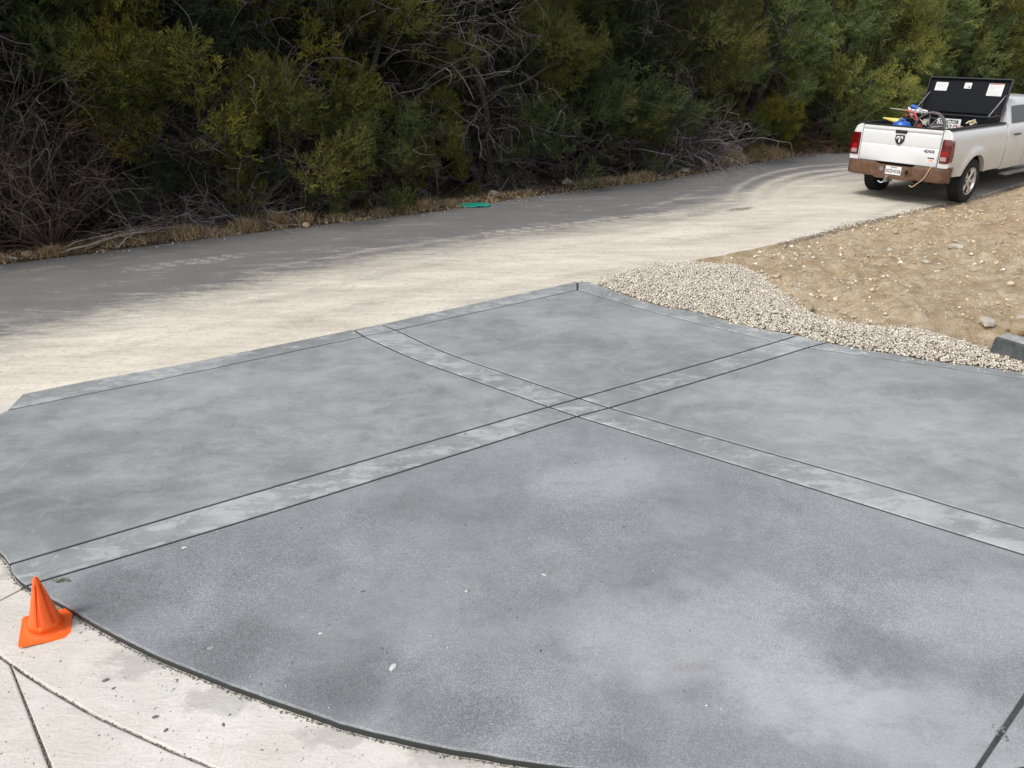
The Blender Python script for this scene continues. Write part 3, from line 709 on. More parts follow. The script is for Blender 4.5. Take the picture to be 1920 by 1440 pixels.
# crumbled asphalt edge near the truck
pts = []
ne = [p for p in nc if p.x > 4.3 and p.x < 12]
for i in range(1900):
    j = random.randrange(len(ne) - 1); q = ne[j].lerp(ne[j + 1], random.random()); k_ = .07 + .05 * noise.noise(q * 1.5); g_ = random.gauss(.02, k_); pts.append((q.x + g_ * .5 + random.gauss(0, .02), q.y - g_ * .8, -.022 if g_ > 0 else -.012))
P_ = np.array(pts); V_, F_, T_ = stones(P_, rng.uniform(.005, .019, len(P_)), OCT_V, OCT_F, .5)
tag(link('asphalt_crumbs', np_mesh('asphalt_crumbs', V_, F_, stone_mat('dark_asphalt_crumbs', (.11, .095, .08), (.34, .29, .235)), T_)), 'dark crumbled asphalt along the broken edge of the road by the dirt', 'asphalt crumbs', kind='stuff')

def rock_mesh(seed, sub=2, rough=.35, flat=.6):
    bm = bmesh.new(); bmesh.ops.create_icosphere(bm, subdivisions=sub, radius=1)
    for v in bm.verts:
        n = noise.noise_vector(v.co * 1.3 + Vector((seed * 7.7, seed, 0))); v.co += n * rough; v.co.z *= flat
        v.co.x = max(-.85, min(.9, v.co.x))
    me = bpy.data.meshes.new('rock'); bm.to_mesh(me); bm.free(); return me
def rock(name, loc, s, mat, label, cat, group=None, rz=0, seed=1, flat=.6, parent=None, sub=2):
    me = rock_mesh(seed, sub, .35, flat); me.materials.append(mat)
    at = me.attributes.new('tint', 'FLOAT', 'POINT'); at.data.foreach_set('value', np.full(len(me.vertices), .95 if any(k in label for k in ('pale', 'light', 'whit')) and 'dark' not in label else (.12 if 'dark' in label else .45), dtype=np.float32))
    o = link(name, me, None, loc); o.scale = s if hasattr(s, '__len__') else (s, s, s); o.rotation_euler = (0, 0, rz); tag(o, label, cat, group); return o

# chips lying on the front panel and the old concrete
chips = [((737, 1252), .034, .35, 0, 1.1, 'largest pale flat chip lying alone on the front concrete panel'),
         ((395, 1216), .026, .35, 0, .2, 'elongated grey chip, right one of a pair near the curved slab edge'),
         ((382, 1217), .015, .35, 0, .2, 'small dark chip touching the left of the elongated pale one'),
         ((428, 1281), .030, .7, OZ, 1.4, 'upright thin stone leaning on the curved slab edge'),
         ((198, 1276), .022, .6, OZ, .4, 'biggest dark pebble on the pale concrete right of the orange cone'),
         ((213, 1291), .013, .6, OZ, .8, 'small brown pebble just below the biggest dark pebble on pale concrete'),
         ((322, 1294), .018, .6, OZ, .6, 'grey pebble on pale concrete nearest to the curved slab edge'),
         ((248, 1315), .014, .6, OZ, .2, 'round grey pebble in the middle of the pale concrete border'),
         ((291, 1327), .012, .6, OZ, .2, 'small grey pebble, upper of the three in a line on the pale border'),
         ((291, 1345), .020, .6, OZ, .3, 'dark oval pebble, middle of the three in a line on the pale border'),
         ((311, 1370), .016, .6, OZ, .9, 'dark pebble, lowest of the three in a line on the pale border'),
         ((146, 1152), .020, .9, OZ, .3, 'whitish pebble stuck against the slab edge behind the cone'),
         ((265, 1219), .018, .5, OZ, .2, 'flat whitish pebble at the foot of the slab edge right of the cone'),
         ((772, 1384), .020, .9, OZ, .1, 'pale pebble against the slab edge at the bottom of the picture'),
         ((680, 1109), .020, .3, 0, .3, 'grey chip beside a dark fleck high on the front panel'),
         ((716, 1216), .018, .3, 0, 2.3, 'thin dark chip just above the largest pale chip'),
         ((601, 1188), .016, .3, 0, .1, 'light oval chip left of the middle of the front panel'),
         ((1020, 1078), .020, .25, 0, 2.5, 'thin pale twig-like chip in the upper middle of the front panel'),
         ((1169, 988), .018, .4, 0, .1, 'dark flake on the front panel below the band crossing'),
         ((345, 1027), .022, .3, 0, .3, 'long pale chip just below the left band of the driveway')]
for i, (p, r_, fl, z_, rz_, lb) in enumerate(chips):
    q = px(p[0], p[1], z_); s = (r_, r_ * .5, r_ * .6)
    if 'upright' in lb: s = (r_ * .5, r_ * .35, r_ * 1.3)
    rock('stone_chip' if z_ == 0 else 'pebble', (q.x, q.y, z_ + s[2] * fl * .5), s, m_chip, lb, 'chip' if z_ == 0 else 'pebble', 'loose chips and pebbles on the concrete', rz_, i * 1.7, fl, sub=1)
# many tiny chips, too small to tell apart
def chip_cloud(n, xr, yr, smin, smax, z=0.0, dens=None):
    out = []
    while len(out) < n:
        X_, Y_ = random.uniform(*xr), random.uniform(*yr)
        if dens and not dens(X_, Y_): continue
        q = px(X_, Y_, z); out.append((q.x, q.y, z + .002))
    P_ = np.array(out); return stones(P_, rng.uniform(smin, smax, n) * (1 + 1.2 * (rng.random(n) > .93)), OCT_V, OCT_F, .35)
front = lambda X_, Y_: (X_ > 130 and Y_ > 1060 - (X_ - 130) * .285 + 20 and Y_ < 1120 + (X_ - 100) * .42 and Y_ > 790 + (X_ - 1090) * .32)
parts_ = [chip_cloud(170, (130, 1500), (850, 1360), .003, .009, 0, front), chip_cloud(120, (100, 1800), (640, 1030), .003, .008, 0, lambda a, b: b > 800 - a * .19 and b > 560 + (a - 1083) * .29),
          chip_cloud(260, (-100, 700), (1100, 1440), .002, .006, OZ, lambda a, b: b > 1150 + (a - 60) * .40)]
V_ = np.vstack([p[0] for p in parts_]); o_ = 0; Fs = []; 
for p in parts_: Fs.append(p[1] + o_); o_ += len(p[0])
tag(link('concrete_grit', np_mesh('concrete_grit', V_, np.vstack(Fs), m_chip, np.concatenate([p[2] for p in parts_]))), 'tiny chips and grit sprinkled over the driveway and old concrete', 'grit', kind='stuff')
# dirt line along the slab foot and joints
pts = []
for i in range(2600):
    j = random.randrange(ia + 2, iarc_j); q = arc[j].lerp(arc[j + 1], random.random()); c_ = Vector((.5, 6.5, 0)); d_ = (q - c_).normalized(); o2 = abs(random.gauss(0, .014)) * (random.random() ** 2); pts.append((q.x + d_.x * (o2 - .004), q.y + d_.y * (o2 - .004), OZ + .003))
for i in range(1400):
    j = random.randrange(1, len(jcurve) - 2); q = jcurve[j].lerp(jcurve[j + 1], random.random()); pts.append((q.x + random.gauss(0, .007), q.y + random.gauss(0, .007), OZ - .006))
for i in range(700):
    q = P0.lerp(P1, random.uniform(0, 1.2)); pts.append((q.x + random.gauss(0, .007), q.y + random.gauss(0, .007), OZ - .006))
P_ = np.array(pts); V_, F_, T_ = stones(P_, rng.uniform(.002, .007, len(P_)), OCT_V, OCT_F, .6)
tag(link('joint_dirt', np_mesh('joint_dirt', V_, F_, stone_mat('joint_crumbs', (.10, .09, .075), (.34, .31, .26)), T_)), 'brown crumbs of dirt lying along the joints of the pale concrete', 'dirt', kind='stuff')
# lumps at the lower right joint
q = px(1878, 1372); lm = MB()
for i in range(12):
    r_ = random.uniform(.004, .010); c_ = q + Vector((random.gauss(0, .02), random.gauss(0, .03), .003))
    lm.add([tuple(c_ + Vector((v[0], v[1], v[2] * .7)) * r_ * random.uniform(.8, 1.2)) for v in ICO_V], [tuple(f) for f in ICO_F])
tag(lm.build('concrete_lump', plain('wet_mortar_lump', (.16, .17, .18), .7, scale=30, bump=.004), smooth=True), 'crumbly grey mortar lump sitting on the joint at lower right', 'mortar lump')

# rocks
q = px(1884, 615)
for i, (X_, Y_, s, m, lb) in enumerate([(1880, 614, (.13, .09, .09), m_rock, 'orange limestone rock directly behind the dark block, left one'),
        (1915, 618, (.15, .10, .10), m_rock, 'larger orange limestone rock behind the dark block at the frame edge'),
        (1846, 617, (.12, .08, .06), m_rockw, 'grey pale rock at the upper left of the dark block'),
        (1918, 600, (.10, .08, .06), m_rockw, 'pale flat rock behind the orange ones near the frame edge'),
        (1790, 476, (.12, .09, .06), m_rockw, 'pale stone on the dirt slope above the gravel at right'),
        (1873, 461, (.06, .05, .10), m_rock, 'upright reddish stone stuck in the dirt slope'),
        (1517, 575, (.10, .06, .04), m_rock, 'brown clod on the dirt beside the gravel bend'),
        (1735, 495, (.07, .05, .03), m_rockw, 'small whitish stone in the middle of the dirt lot'),
        (1668, 470, (.06, .04, .03), m_rockw, 'small pale stone on the dirt closest to the road edge'),
        (1625, 545, (.05, .04, .02), m_rockw, 'flat pale stone in the dirt left of centre')]):
    p = px(X_, Y_); z = float(lot_height(np.array([p.x]), np.array([p.y]))[0][0]); z = max(z, -.01)
    rock('rock', (p.x, p.y, z + s[2] * .25), s, m, lb, 'rock', 'rocks on the dirt lot', i * .7, 3 + i * 2.3, .8)
for i, (X_, Y_, s, lb) in enumerate([(926, 366, .13, 'pale rock in the verge right of the turquoise plastic'), (1063, 345, .16, 'rounded mossy rock under the low juniper at the verge'),
        (574, 425, .09, 'tan flat stone at the road edge beside straw grass'), (52, 480, .10, 'reddish clod at the road edge far left'),
        (1285, 322, .10, 'small stone in the verge left of the tall straw grass'), (885, 372, .08, 'small whitish stone right behind the turquoise plastic')]):
    p = px(X_, Y_); rock('rock', (p.x, p.y, .03), (s, s * .8, s * .7), m_rock if i in (2, 3) else m_rockw, lb, 'rock', 'rocks in the verge', i, 31 + i * 3.1, .8)

# dark block at the right
def block():
    a = px(1853, 664); b = px(1935, 690); d = (b - a).normalized(); nrm = Vector((-d.y, d.x, 0)); 
    if nrm.y < 0: nrm = -nrm
    root = empty('edging_block', (a.x, a.y, 0)); L, W, H = 1.3, .22, .21
    m = MB(); prof = [(0, 0), (W, 0), (W - .004, H - .012), (W - .012, H - .003), (.014, H - .003), (.006, H - .012)]
    sec = []
    for t in (0, .04, .3, .6, .9, L):
        k = .008 if t == 0 else 0
        sec.append([d * t + nrm * u + Vector((0, 0, v - (k if v > .1 else 0))) + (d * (.02 if v > .1 and t == 0 else 0)) for u, v in prof])
    n = len(prof); V = [p for s_ in sec for p in s_]
    Fc = [(i * n + j, i * n + (j + 1) % n, (i + 1) * n + (j + 1) % n, (i + 1) * n + j) for i in range(5) for j in range(n)] + [tuple(range(n)), tuple(5 * n + j for j in range(n))]
    m.add(V, Fc); m.build('block_body', m_block, root, bevel=.006)
    t_ = MB(); t_.add([d * .035 + nrm * .018 + Vector((0, 0, H)), d * L + nrm * .018 + Vector((0, 0, H)), d * L + nrm * (W - .016) + Vector((0, 0, H)), d * .035 + nrm * (W - .016) + Vector((0, 0, H))], [(0, 1, 2, 3)])
    t_.build('block_top', m_blocktop, root)
    tag(root, 'dark weathered edging block with dusty grey top on the gravel at right edge', 'block')
block()

# ------------------------------------------------------------------ text helper
def text_mesh(body, size, mat, name='lettering', bold=0.0, sx=1.0, depth=.002):
    cu = bpy.data.curves.new(name, 'FONT'); cu.body = body; cu.size = size; cu.align_x = 'CENTER'; cu.align_y = 'CENTER'
    cu.extrude = depth / 2; cu.offset = bold; cu.resolution_u = 2
    o = bpy.data.objects.new(name, cu); col.objects.link(o)
    dg = bpy.context.evaluated_depsgraph_get(); me = bpy.data.meshes.new_from_object(o.evaluated_get(dg)); me.name = name
    bpy.data.objects.remove(o); bpy.data.curves.remove(cu)
    me.materials.clear(); me.materials.append(mat)
    for v in me.vertices: v.co.x *= sx
    return me
def place_text(body, size, mat, parent, origin, right, up, name='lettering', bold=0.0, sx=1.0):
    me = text_mesh(body, size, mat, name, bold, sx); r = Vector(right).normalized(); u = Vector(up).normalized(); n = r.cross(u)
    Mx = Matrix(((r.x, u.x, n.x, origin[0]), (r.y, u.y, n.y, origin[1]), (r.z, u.z, n.z, origin[2]), (0, 0, 0, 1)))
    me.transform(Mx); return link(name, me, parent)

# ------------------------------------------------------------------ pickup truck (local: x forward, y left, z up)
TX, TY, TYAW = 7.504, 15.519, 0.6718
truck = empty('pickup_truck', (TX, TY, -.03), TYAW)
tag(truck, 'white crew cab pickup truck with brown bumper parked half on the dirt at right', 'pickup truck')
WX, FX, WR = 1.25, 5.50, .415          # axle positions, tyre radius
def zb(x, base):
    z = base
    for cx in (WX, FX):
        d = abs(x - cx)
        if d < .53: z = max(z, .43 + math.sqrt(.53 ** 2 - d * d))
    return z
def ys(x, z, L=1.0):
    pr = [(.45, .93), (.6, .965), (.8, .985), (1.0, .995), (1.15, .985), (1.28, .975), (1.36, .955), (1.42, .925), (1.455, .885), (1.47, .84)]
    y = np.interp(z, [p[0] for p in pr], [p[1] for p in pr])
    for cx in (WX, FX):
        d = math.hypot(x - cx, z - .43)
        y += .035 * math.exp(-((d - .55) / .11) ** 2) * (1 if z < 1.1 else 0)
    return y
def side(x0, x1, base, ztop, mat, name, sgn, n=60, m=16):
    xs_ = list(np.linspace(x0, x1, n)); P = []
    for x in xs_:
        lo = zb(x, base(x)); hi = ztop(x); P.append([(x, sgn * ys(x, lo + (hi - lo) * (j / m) ** .8), lo + (hi - lo) * (j / m) ** .8) for j in range(m + 1)])
    mb = MB(); mb.grid(P); 
    # inward return at the lower rim and ends gives the panel thickness
    mb.grid([[p[0] for p in P], [(p[0][0], p[0][1] - sgn * .09, p[0][2] + .004) for p in P]])
    mb.grid([P[0], [(p[0] , p[1] - sgn * .10, p[2]) for p in P[0]]]); mb.grid([P[-1], [(p[0], p[1] - sgn * .05, p[2]) for p in P[-1]]])
    return mb.build(name, mat, truck, smooth=True, recalc=True)
RAIL = 1.47
for sgn in (1, -1):
    side(.13, 2.585, lambda x: .60 + .20 * float(np.clip((.46 - x) / .06, 0, 1)), lambda x: RAIL - .004, m_white2, 'bed_side', sgn)
# rear corner posts behind which the lamps sit
for sgn in (1, -1):
    mb = MB()
    P = []
    for z in np.linspace(.785, RAIL - .004, 14):
        yo = ys(.13, z); P.append([(.13, sgn * .785, z), (.115, sgn * .79, z), (.105, sgn * (yo - .03), z), (.13, sgn * yo, z)])
    mb.grid(P); mb.build('corner_post', m_white2, truck, smooth=True)
    lz0, lz1 = .875, 1.30
    mb = MB(); P = []
    for z in np.linspace(lz0, lz1, 8):
        e = .012 if z in (lz0, lz1) else 0; yo = ys(.13, z)
        P.append([(.11, sgn * .805, z), (.085 + e, sgn * .812, z), (.075 + e, sgn * (yo - .05), z), (.10 + e, sgn * (yo + .004 - e), z), (.21, sgn * (ys(.2, z) + .012 - e), z), (.23, sgn * (ys(.2, z) - .01), z)])
    mb.grid(P); tl = mb.build('tail_light', m_red, truck, smooth=True)
    mb = MB(); mb.box((.077, sgn * .885, lz0 + .075), (.012, .115, .075)); mb.build('reverse_lens', m_clear, tl, bevel=.004)
    mb = MB(); mb.box((.077, sgn * .885, 1.04), (.012, .10, .10)); mb.build('brake_lens', m_red2, tl, bevel=.004)
# bed interior
mb = MB()
mb.box((1.36, 0, .93), (2.36, 1.70, .04)); mb.box((2.55, 0, 1.2), (.05, 1.72, .54))
for sgn in (1, -1):
    mb.box((1.36, sgn * .80, 1.19), (2.38, .04, .54)); mb.box((WX, sgn * .70, 1.04), (.85, .2, .18))
mb.build('bed_liner', m_black, truck)
mb = MB()
for sgn in (1, -1): mb.box((1.36, sgn * .855, RAIL + .004), (2.44, .125, .024))
for r_, o in (('rail_cap', None),): mb.build('rail_cap', m_black, truck, bevel=.006)
# front wall of bed, exterior
mb = MB(); mb.box((2.585, 0, 1.1), (.02, 1.86, .72)); mb.build('bed_front_wall', m_white, truck)
# tailgate
TGW = .775
mb = MB(); P = []
prof = [(.16, .79), (.10, .79), (.092, .80), (.092, 1.085), (.098, 1.10), (.11, 1.108), (.104, 1.125), (.098, 1.14), (.096, 1.33), (.099, 1.345), (.118, 1.365), (.108, 1.385), (.092, 1.40), (.088, 1.435), (.096, 1.458), (.13, 1.462), (.165, 1.458)]
for y in (-TGW, -TGW + .012, -TGW + .03, 0, TGW - .03, TGW - .012, TGW):
    e = .02 if abs(y) == TGW else (.004 if abs(y) == TGW - .012 else 0)
    flat = 1.0 if abs(y) < TGW - .02 else .3
    P.append([((.092 + (x - .092) * (flat if 1.07 < z < 1.41 else 1)) + e if x < .13 else x, y, z) for x, z in prof])
mb.grid(P); mb.box((.19, 0, 1.12), (.06, 2 * TGW - .01, .64))
tg = mb.build('tailgate', m_white, truck, smooth=True)
mb = MB(); mb.box((.15, 0, RAIL - .004), (.13, 2 * TGW, .02)); mb.build('top_cap', m_black, tg, bevel=.006)
mb = MB(); mb.box((.09, 0, 1.372), (.016, .225, .062)); mb.build('handle', m_black, tg, bevel=.006)
# ram-head style shield emblem: shield with four bright facets
mb = MB(); sh = [(-.088, .088), (.088, .088), (.09, .0), (.062, -.06), (0, -.096), (-.062, -.06), (-.09, .0)]
E0 = (.088, -.0, 1.225)
em_f = lambda u, v, d: (E0[0] - d, E0[1] - u, E0[2] + v)
mb.prism(sh, em_f, 0, .012); em = mb.build('emblem', plain('dark_emblem_metal', (.06, .06, .065), .3, .7), tg)
mb = MB()
for poly in ([(-.06, .066), (-.012, .066), (-.006, .045), (-.022, .028), (-.034, .044), (-.048, .030), (-.055, .0), (-.064, .02)],
             [(.06, .066), (.012, .066), (.006, .045), (.022, .028), (.034, .044), (.048, .030), (.055, .0), (.064, .02)],
             [(-.020, .012), (0, .03), (.020, .012), (.014, -.035), (0, -.062), (-.014, -.035)]):
    mb.prism(poly, em_f, .012, .017)
mb.build('emblem_relief', plain('bright_emblem_metal', (.85, .85, .85), .45, .2), em)
place_text('4X4', .075, m_steel, tg, (.0855, -.60, 1.065), (0, -1, 0), (0, 0, 1), 'badge', .004, 1.6)
mb = MB(); mb.box((.0895, -.655, .945), (.002, .125, .022)); mb.build('sticker_bar', m_ink, tg)
mb = MB(); mb.box((.0905, -.655, .905), (.002, .115, .052)); mb.build('sticker', m_label, tg)
place_text('1:00', .05, m_orange_ink, tg, (.0875, -.655, .903), (0, -1, 0), (0, 0, 1), 'sticker_print', .0012, 1.1)
# bumper
mb = MB(); P = []
for y in np.concatenate([np.linspace(-1.0, -.40, 14), np.linspace(-.36, -.30, 3), np.linspace(-.25, .25, 5), np.linspace(.30, .36, 3), np.linspace(.40, 1.0, 14)]):
    a = abs(y); wr = max(0, (a - .84) / .16); xo = .02 + .16 * wr ** 2.2 - .02 * (1 - (a / .84) ** 2 if a < .84 else 0)
    r = np.clip((.40 - a) / .08, 0, 1)
    sec = [(.24, .775), (xo + .03, .775), (xo + .006, .765), (xo, .74), (xo, .56), (xo + .012, .525), (xo + .05, .505), (.24, .50)]
    rec = [(.24, .745), (xo + .10, .735), (xo + .085, .73), (xo + .08, .70), (xo + .075, .555), (xo + .004, .545), (xo + .01, .485), (.24, .46)]
    P.append([(s_[0] * (1 - r) + q_[0] * r, y, s_[1] * (1 - r) + q_[1] * r) for s_, q_ in zip(sec, rec)])
mb.grid(P)
for sgn in (1, -1):
    mb.grid([[(p[0] + (0.0 if j in (0, 7) else .0), sgn * 1.0, p[2]) for j, p in enumerate(P[-1])], [(.34, sgn * .985, p[2]) for p in P[-1]]])
bu_ = mb.build('rear_bumper', m_rust, truck, smooth=True)
for s0, s1 in ((-.94, -.40), (.40, .94)):
    mb = MB(); mb.box(((.145), (s0 + s1) / 2, .779), (.17, s1 - s0, .012)); mb.build('step_pad', m_dkgrey, bu_, bevel=.004)
mb = MB(); mb.box((.098, 0, .645), (.014, .66, .155)); mb.build('recess_panel', m_dkgrey, bu_, bevel=.004)
mb = MB(); mb.box((.05, -.27, .645), (.10, .035, .07)); mb.build('tow_socket', m_black, bu_, bevel=.006)
mb = MB(); mb.lathe([(.0, .0), (.05, .0), (.045, .015), (0, .02)], 14, Matrix.Translation((.09, .25, .65)) @ Matrix.Rotation(-PI / 2, 4, 'Y')); mb.build('socket_cover', m_steel, bu_)
PLX = .070
mb = MB(); mb.box((PLX, 0, .645), (.006, .315, .16)); pl = mb.build('license_plate', m_label, truck, bevel=.002)
place_text('XCD\u00b70126', .088, m_ink, pl, (PLX - .005, 0, .630), (0, -1, 0), (0, 0, 1), 'plate_number', .0026, .76)
place_text('TEXAS', .030, m_ink, pl, (PLX - .005, 0, .704), (0, -1, 0), (0, 0, 1), 'plate_state', .0006, 1.5)
# rope hanging from the bumper
mb = MB(); mb.tube([(.10, -.70, .80), (.0, -.72, .77), (-.015, -.70, .70), (-.01, -.66, .60), (-.012, -.60, .52), (0, -.54, .47), (.01, -.50, .43), (.01, -.47, .40), (0, -.43, .395), (0, -.40, .42)], .008, 6)
mb.build('hanging_cord', m_rope, truck, smooth=True)
# wheels
def wheel_meshes():
    t = MB(); w_ = .275
    prof = [(.245, -w_ / 2 + .02), (.30, -w_ / 2), (.37, -w_ / 2 + .004), (.402, -w_ / 2 + .025), (WR - .008, -w_ / 2 + .05), (WR - .006, 0), (WR - .008, w_ / 2 - .05), (.402, w_ / 2 - .025), (.37, w_ / 2 - .004), (.30, w_ / 2), (.245, w_ / 2 - .02)]
    t.lathe(prof, 40)
    for row, off in ((-.095, 0), (-.048, .5), (0, 0), (.048, .5), (.095, 0)):
        for i in range(36):
            a = 2 * PI * (i + off) / 36; t.box((math.cos(a) * (WR - .006), math.sin(a) * (WR - .006), row), (.02, .048, .038), Matrix.Rotation(a, 3, 'Z'))
    tyre = t.build('tyre', m_rubber, smooth=True, mesh_only=True, recalc=True)
    r = MB(); r.lathe([(.25, -.12), (.262, -.125), (.262, .125), (.245, .122), (.235, .09), (.225, .04), (.22, -.10)], 36)
    rim = r.build('rim', m_chrome, smooth=True, mesh_only=True)
    s = MB()
    for i in range(5):
        a = 2 * PI * i / 5
        for da in (-.16, .16):
            ca, sa = math.cos(a + da * .35), math.sin(a + da * .35); cb, sb = math.cos(a + da), math.sin(a + da)
            s.tube([(ca * .05, sa * .05, .085), (ca * .13, sa * .13, .10), (cb * .228, sb * .228, .095)], [.022, .020, .026], 6)
    s.lathe([(0, .115), (.035, .115), (.065, .10), (.075, .07), (.07, .03)], 20)
    spk = s.build('spokes', m_chrome, smooth=True, mesh_only=True)
    b = MB(); b.lathe([(0, .0), (.17, .0), (.22, -.02), (.22, -.05)], 24); b.lathe([(.17, .03), (.17, .0)], 24)
    brk = b.build('brake_disc', m_inner, mesh_only=True)
    return tyre, rim, spk, brk
WM = wheel_meshes()
for cx in (WX, FX):
    for sgn in (-1, 1):
        w0 = link('wheel', WM[0], truck, (cx, sgn * .86, WR + .012)); w0.rotation_euler = (-sgn * PI / 2, 0, 0)
        for nm, me_ in zip(('rim', 'spokes', 'brake_disc'), WM[1:]): link(nm, me_, w0)
# underbody
mb = MB()
for sgn in (1, -1):
    mb.box((3.2, sgn * .45, .56), (6.0, .09, .14))
mb.box((1.3, 0, .80), (2.2, 1.2, .18)); mb.box((4.2, 0, .62), (3.0, 1.5, .16)); mb.box((.35, 0, .60), (.2, 1.5, .12))
mb.build('chassis', m_inner, truck)
mb = MB(); mb.tube([(WX, -.80, WR), (WX, .80, WR)], .055, 10); mb.lathe([(0, -.16), (.10, -.14), (.17, -.05), (.17, .05), (.10, .14), (0, .16)], 16, Matrix.Translation((WX, 0, WR)) @ Matrix.Rotation(PI / 2, 4, 'Y'))
mb.build('axle', m_inner, truck, smooth=True)
mb = MB(); mb.tube([(FX, -.8, WR), (FX, .8, WR)], .05, 8); mb.build('axle', m_inner, truck, smooth=True)
for cx in (WX, FX):
    for sgn in (-1, 1):
        mb = MB(); mb.grid([[(cx + .56 * math.cos(t), sgn * yy, .43 + .56 * math.sin(t)) for t in np.linspace(0, PI, 20)] for yy in (.5, .90)]); mb.grid([[(cx + r_ * math.cos(t), sgn * .52, .43 + r_ * math.sin(t)) for t in np.linspace(0, PI, 20)] for r_ in (0.0, .56)])
        mb.build('wheel_housing', m_inner, truck)
mb = MB(); mb.box((.02, .05, .47), (.22, .065, .065)); mb.lathe([(0, .07), (.028, .055), (.035, .03), (.02, .0), (.02, -.03)], 14, Matrix.Translation((-.06, .05, .50)))
mb.tube([(.02, .10, .44), (-.02, .16, .40), (-.03, .22, .43)], .014, 6); mb.tube([(.06, .0, .46), (.0, -.06, .42), (.03, -.1, .45)], .012, 6)
mb.build('tow_hitch', m_steel, truck, smooth=True)
mb = MB(); mb.tube([(.9, -.55, .55), (.45, -.62, .52), (.25, -.66, .47)], .04, 12, caps=False); mb.build('exhaust_pipe', plain('rusty_exhaust', (.20, .15, .11), .7, .5, var=.4), truck, smooth=True)
mb = MB(); mb.box((.75, .55, .50), (.02, .12, .14)); mb.build('hanging_bracket', m_steel, truck)
# cab
belt = 1.40
for sgn in (1, -1):
    side(2.64, 5.02, lambda x: .56, lambda x: belt, m_white2, 'door_panel', sgn, n=50)
    side(5.022, 6.45, lambda x: .58, lambda x: belt - .10 * np.clip((x - 5.0) / 1.45, 0, 1), m_white2, 'front_fender', sgn, n=50)
st = [(2.66, 1.925), (2.70, 1.945), (3.2, 1.97), (4.2, 1.96), (4.45, 1.90), (4.8, 1.65), (5.12, belt + .01)]
mb = MB(); P = []
for x, zt in st:
    h = zt - belt
    half = [(ys(x, belt), belt)] + [(ys(x, belt) - .03, belt + min(.03, h)), (.80 + .06 * (1 - h / .55), belt + h * .74), (.755 + .1 * (1 - h / .55), belt + h * .88), (.66 + .1 * (1 - h / .55), belt + h * .96), (.4, belt + h * .99), (0, zt)]
    P.append([(x, -y, z) for y, z in half] + [(x, y, z) for y, z in reversed(half[:-1])])
mb.grid(P); mb.add(P[0], [tuple(range(len(P[0])))]); mb.grid([P[0], [(2.64, p[1], p[2] - .01) for p in P[0]]])
mb.box((2.66, 0, 1.05), (.05, 1.84, .80))
cab = mb.build('cab_roof', m_white, truck, smooth=True)
def gw(x, f):          # point on the slanted side glass
    zt = np.interp(x, [s[0] for s in st], [s[1] for s in st]); h = zt - belt
    y0, y1 = ys(x, belt) - .03, .80 + .06 * (1 - h / .55); return y0 + (y1 - y0) * f, belt + .03 + (h * .74 - .03) * f
for sgn in (1, -1):
    for (a0, a1) in ((2.86, 3.56), (3.72, 4.62)):
        mb = MB(); P = []
        for x in np.linspace(a0, a1, 8):
            top = .92 if x < 4.4 else .86; row = []
            for f in (.06, .5, top):
                y, z = gw(x, f); row.append((x, sgn * (y + .006), z))
            P.append(row)
        mb.grid(P); mb.build('side_window', m_glass, truck)
    for x0 in (3.64, 4.86):
        mb = MB(); mb.grid([[(x0 + dx, sgn * (ys(x0, z) + .0025), z) for z in np.linspace(.62, belt, 12)] for dx in (0, .012)]); mb.build('door_seam', m_inner, truck)
    for x0 in (2.92, 3.84):
        mb = MB(); mb.tube([(x0 - .01, sgn * .985, 1.24), (x0, sgn * 1.03, 1.245), (x0 + .18, sgn * 1.03, 1.245), (x0 + .2, sgn * .985, 1.24)], .018, 6); mb.build('door_handle', m_black, truck, smooth=True)
    mb = MB(); mb.box((3.85, sgn * .99, .46), (2.15, .17, .05)); mb.build('running_board', m_steel, truck, bevel=.015)
    mb = MB(); mb.box((4.72, sgn * 1.16, 1.50), (.10, .20, .28)); mb.build('wing_mirror', m_black, truck, bevel=.03)
mb = MB(); mb.grid([[(2.636, y, z) for z in (1.47, 1.82)] for y in (-.62, -.2, .2, .62)]); mb.build('rear_window', m_glass, truck)
mb = MB(); mb.grid([[(x + .012, y * (1 - (1 - k) * .0), z + .012) for y in (-.68, -.3, .3, .68)] for k, (x, z) in enumerate([(4.50, 1.865), (4.8, 1.655), (5.08, 1.44)])]); mb.build('windscreen', m_glass, truck)
mb = MB(); P = []
for x, z0, wd in ((5.05, belt + .015, .90), (5.4, 1.44, .90), (6.0, 1.42, .90), (6.38, 1.36, .88), (6.48, 1.28, .86)):
    P.append([(x, -wd, z0 - .09), (x, -wd + .10, z0 - .01), (x, -.4, z0 + .02), (x, 0, z0), (x, .4, z0 + .02), (x, wd - .10, z0 - .01), (x, wd, z0 - .09)])
mb.grid(P); mb.build('hood', m_white, truck, smooth=True)
mb = MB(); mb.box((6.47, 0, 1.0), (.08, 1.72, .50)); gr = mb.build('grille_surround', m_white, truck, bevel=.03)
mb = MB(); mb.box((6.515, 0, 1.03), (.02, 1.05, .34)); mb.build('grille', m_black, gr)
mb = MB(); mb.box((6.55, 0, .66), (.16, 1.92, .26)); mb.build('front_bumper', m_chrome, truck, bevel=.04)
for sgn in (1, -1):
    mb = MB(); mb.box((6.50, sgn * .70, 1.05), (.06, .28, .26)); mb.build('headlight', m_clear, truck, bevel=.02)

# the body sits nose-down on its springs (the usual rake); wheels and axles stay level
RAKE = Matrix.Translation((.1, 0, .9)) @ Matrix.Rotation(math.radians(1.25), 4, 'Y') @ Matrix.Translation((-.1, 0, -.9))
for c_ in list(truck.children):
    if not c_.name.startswith(('wheel', 'axle')): c_.matrix_basis = RAKE @ c_.matrix_basis
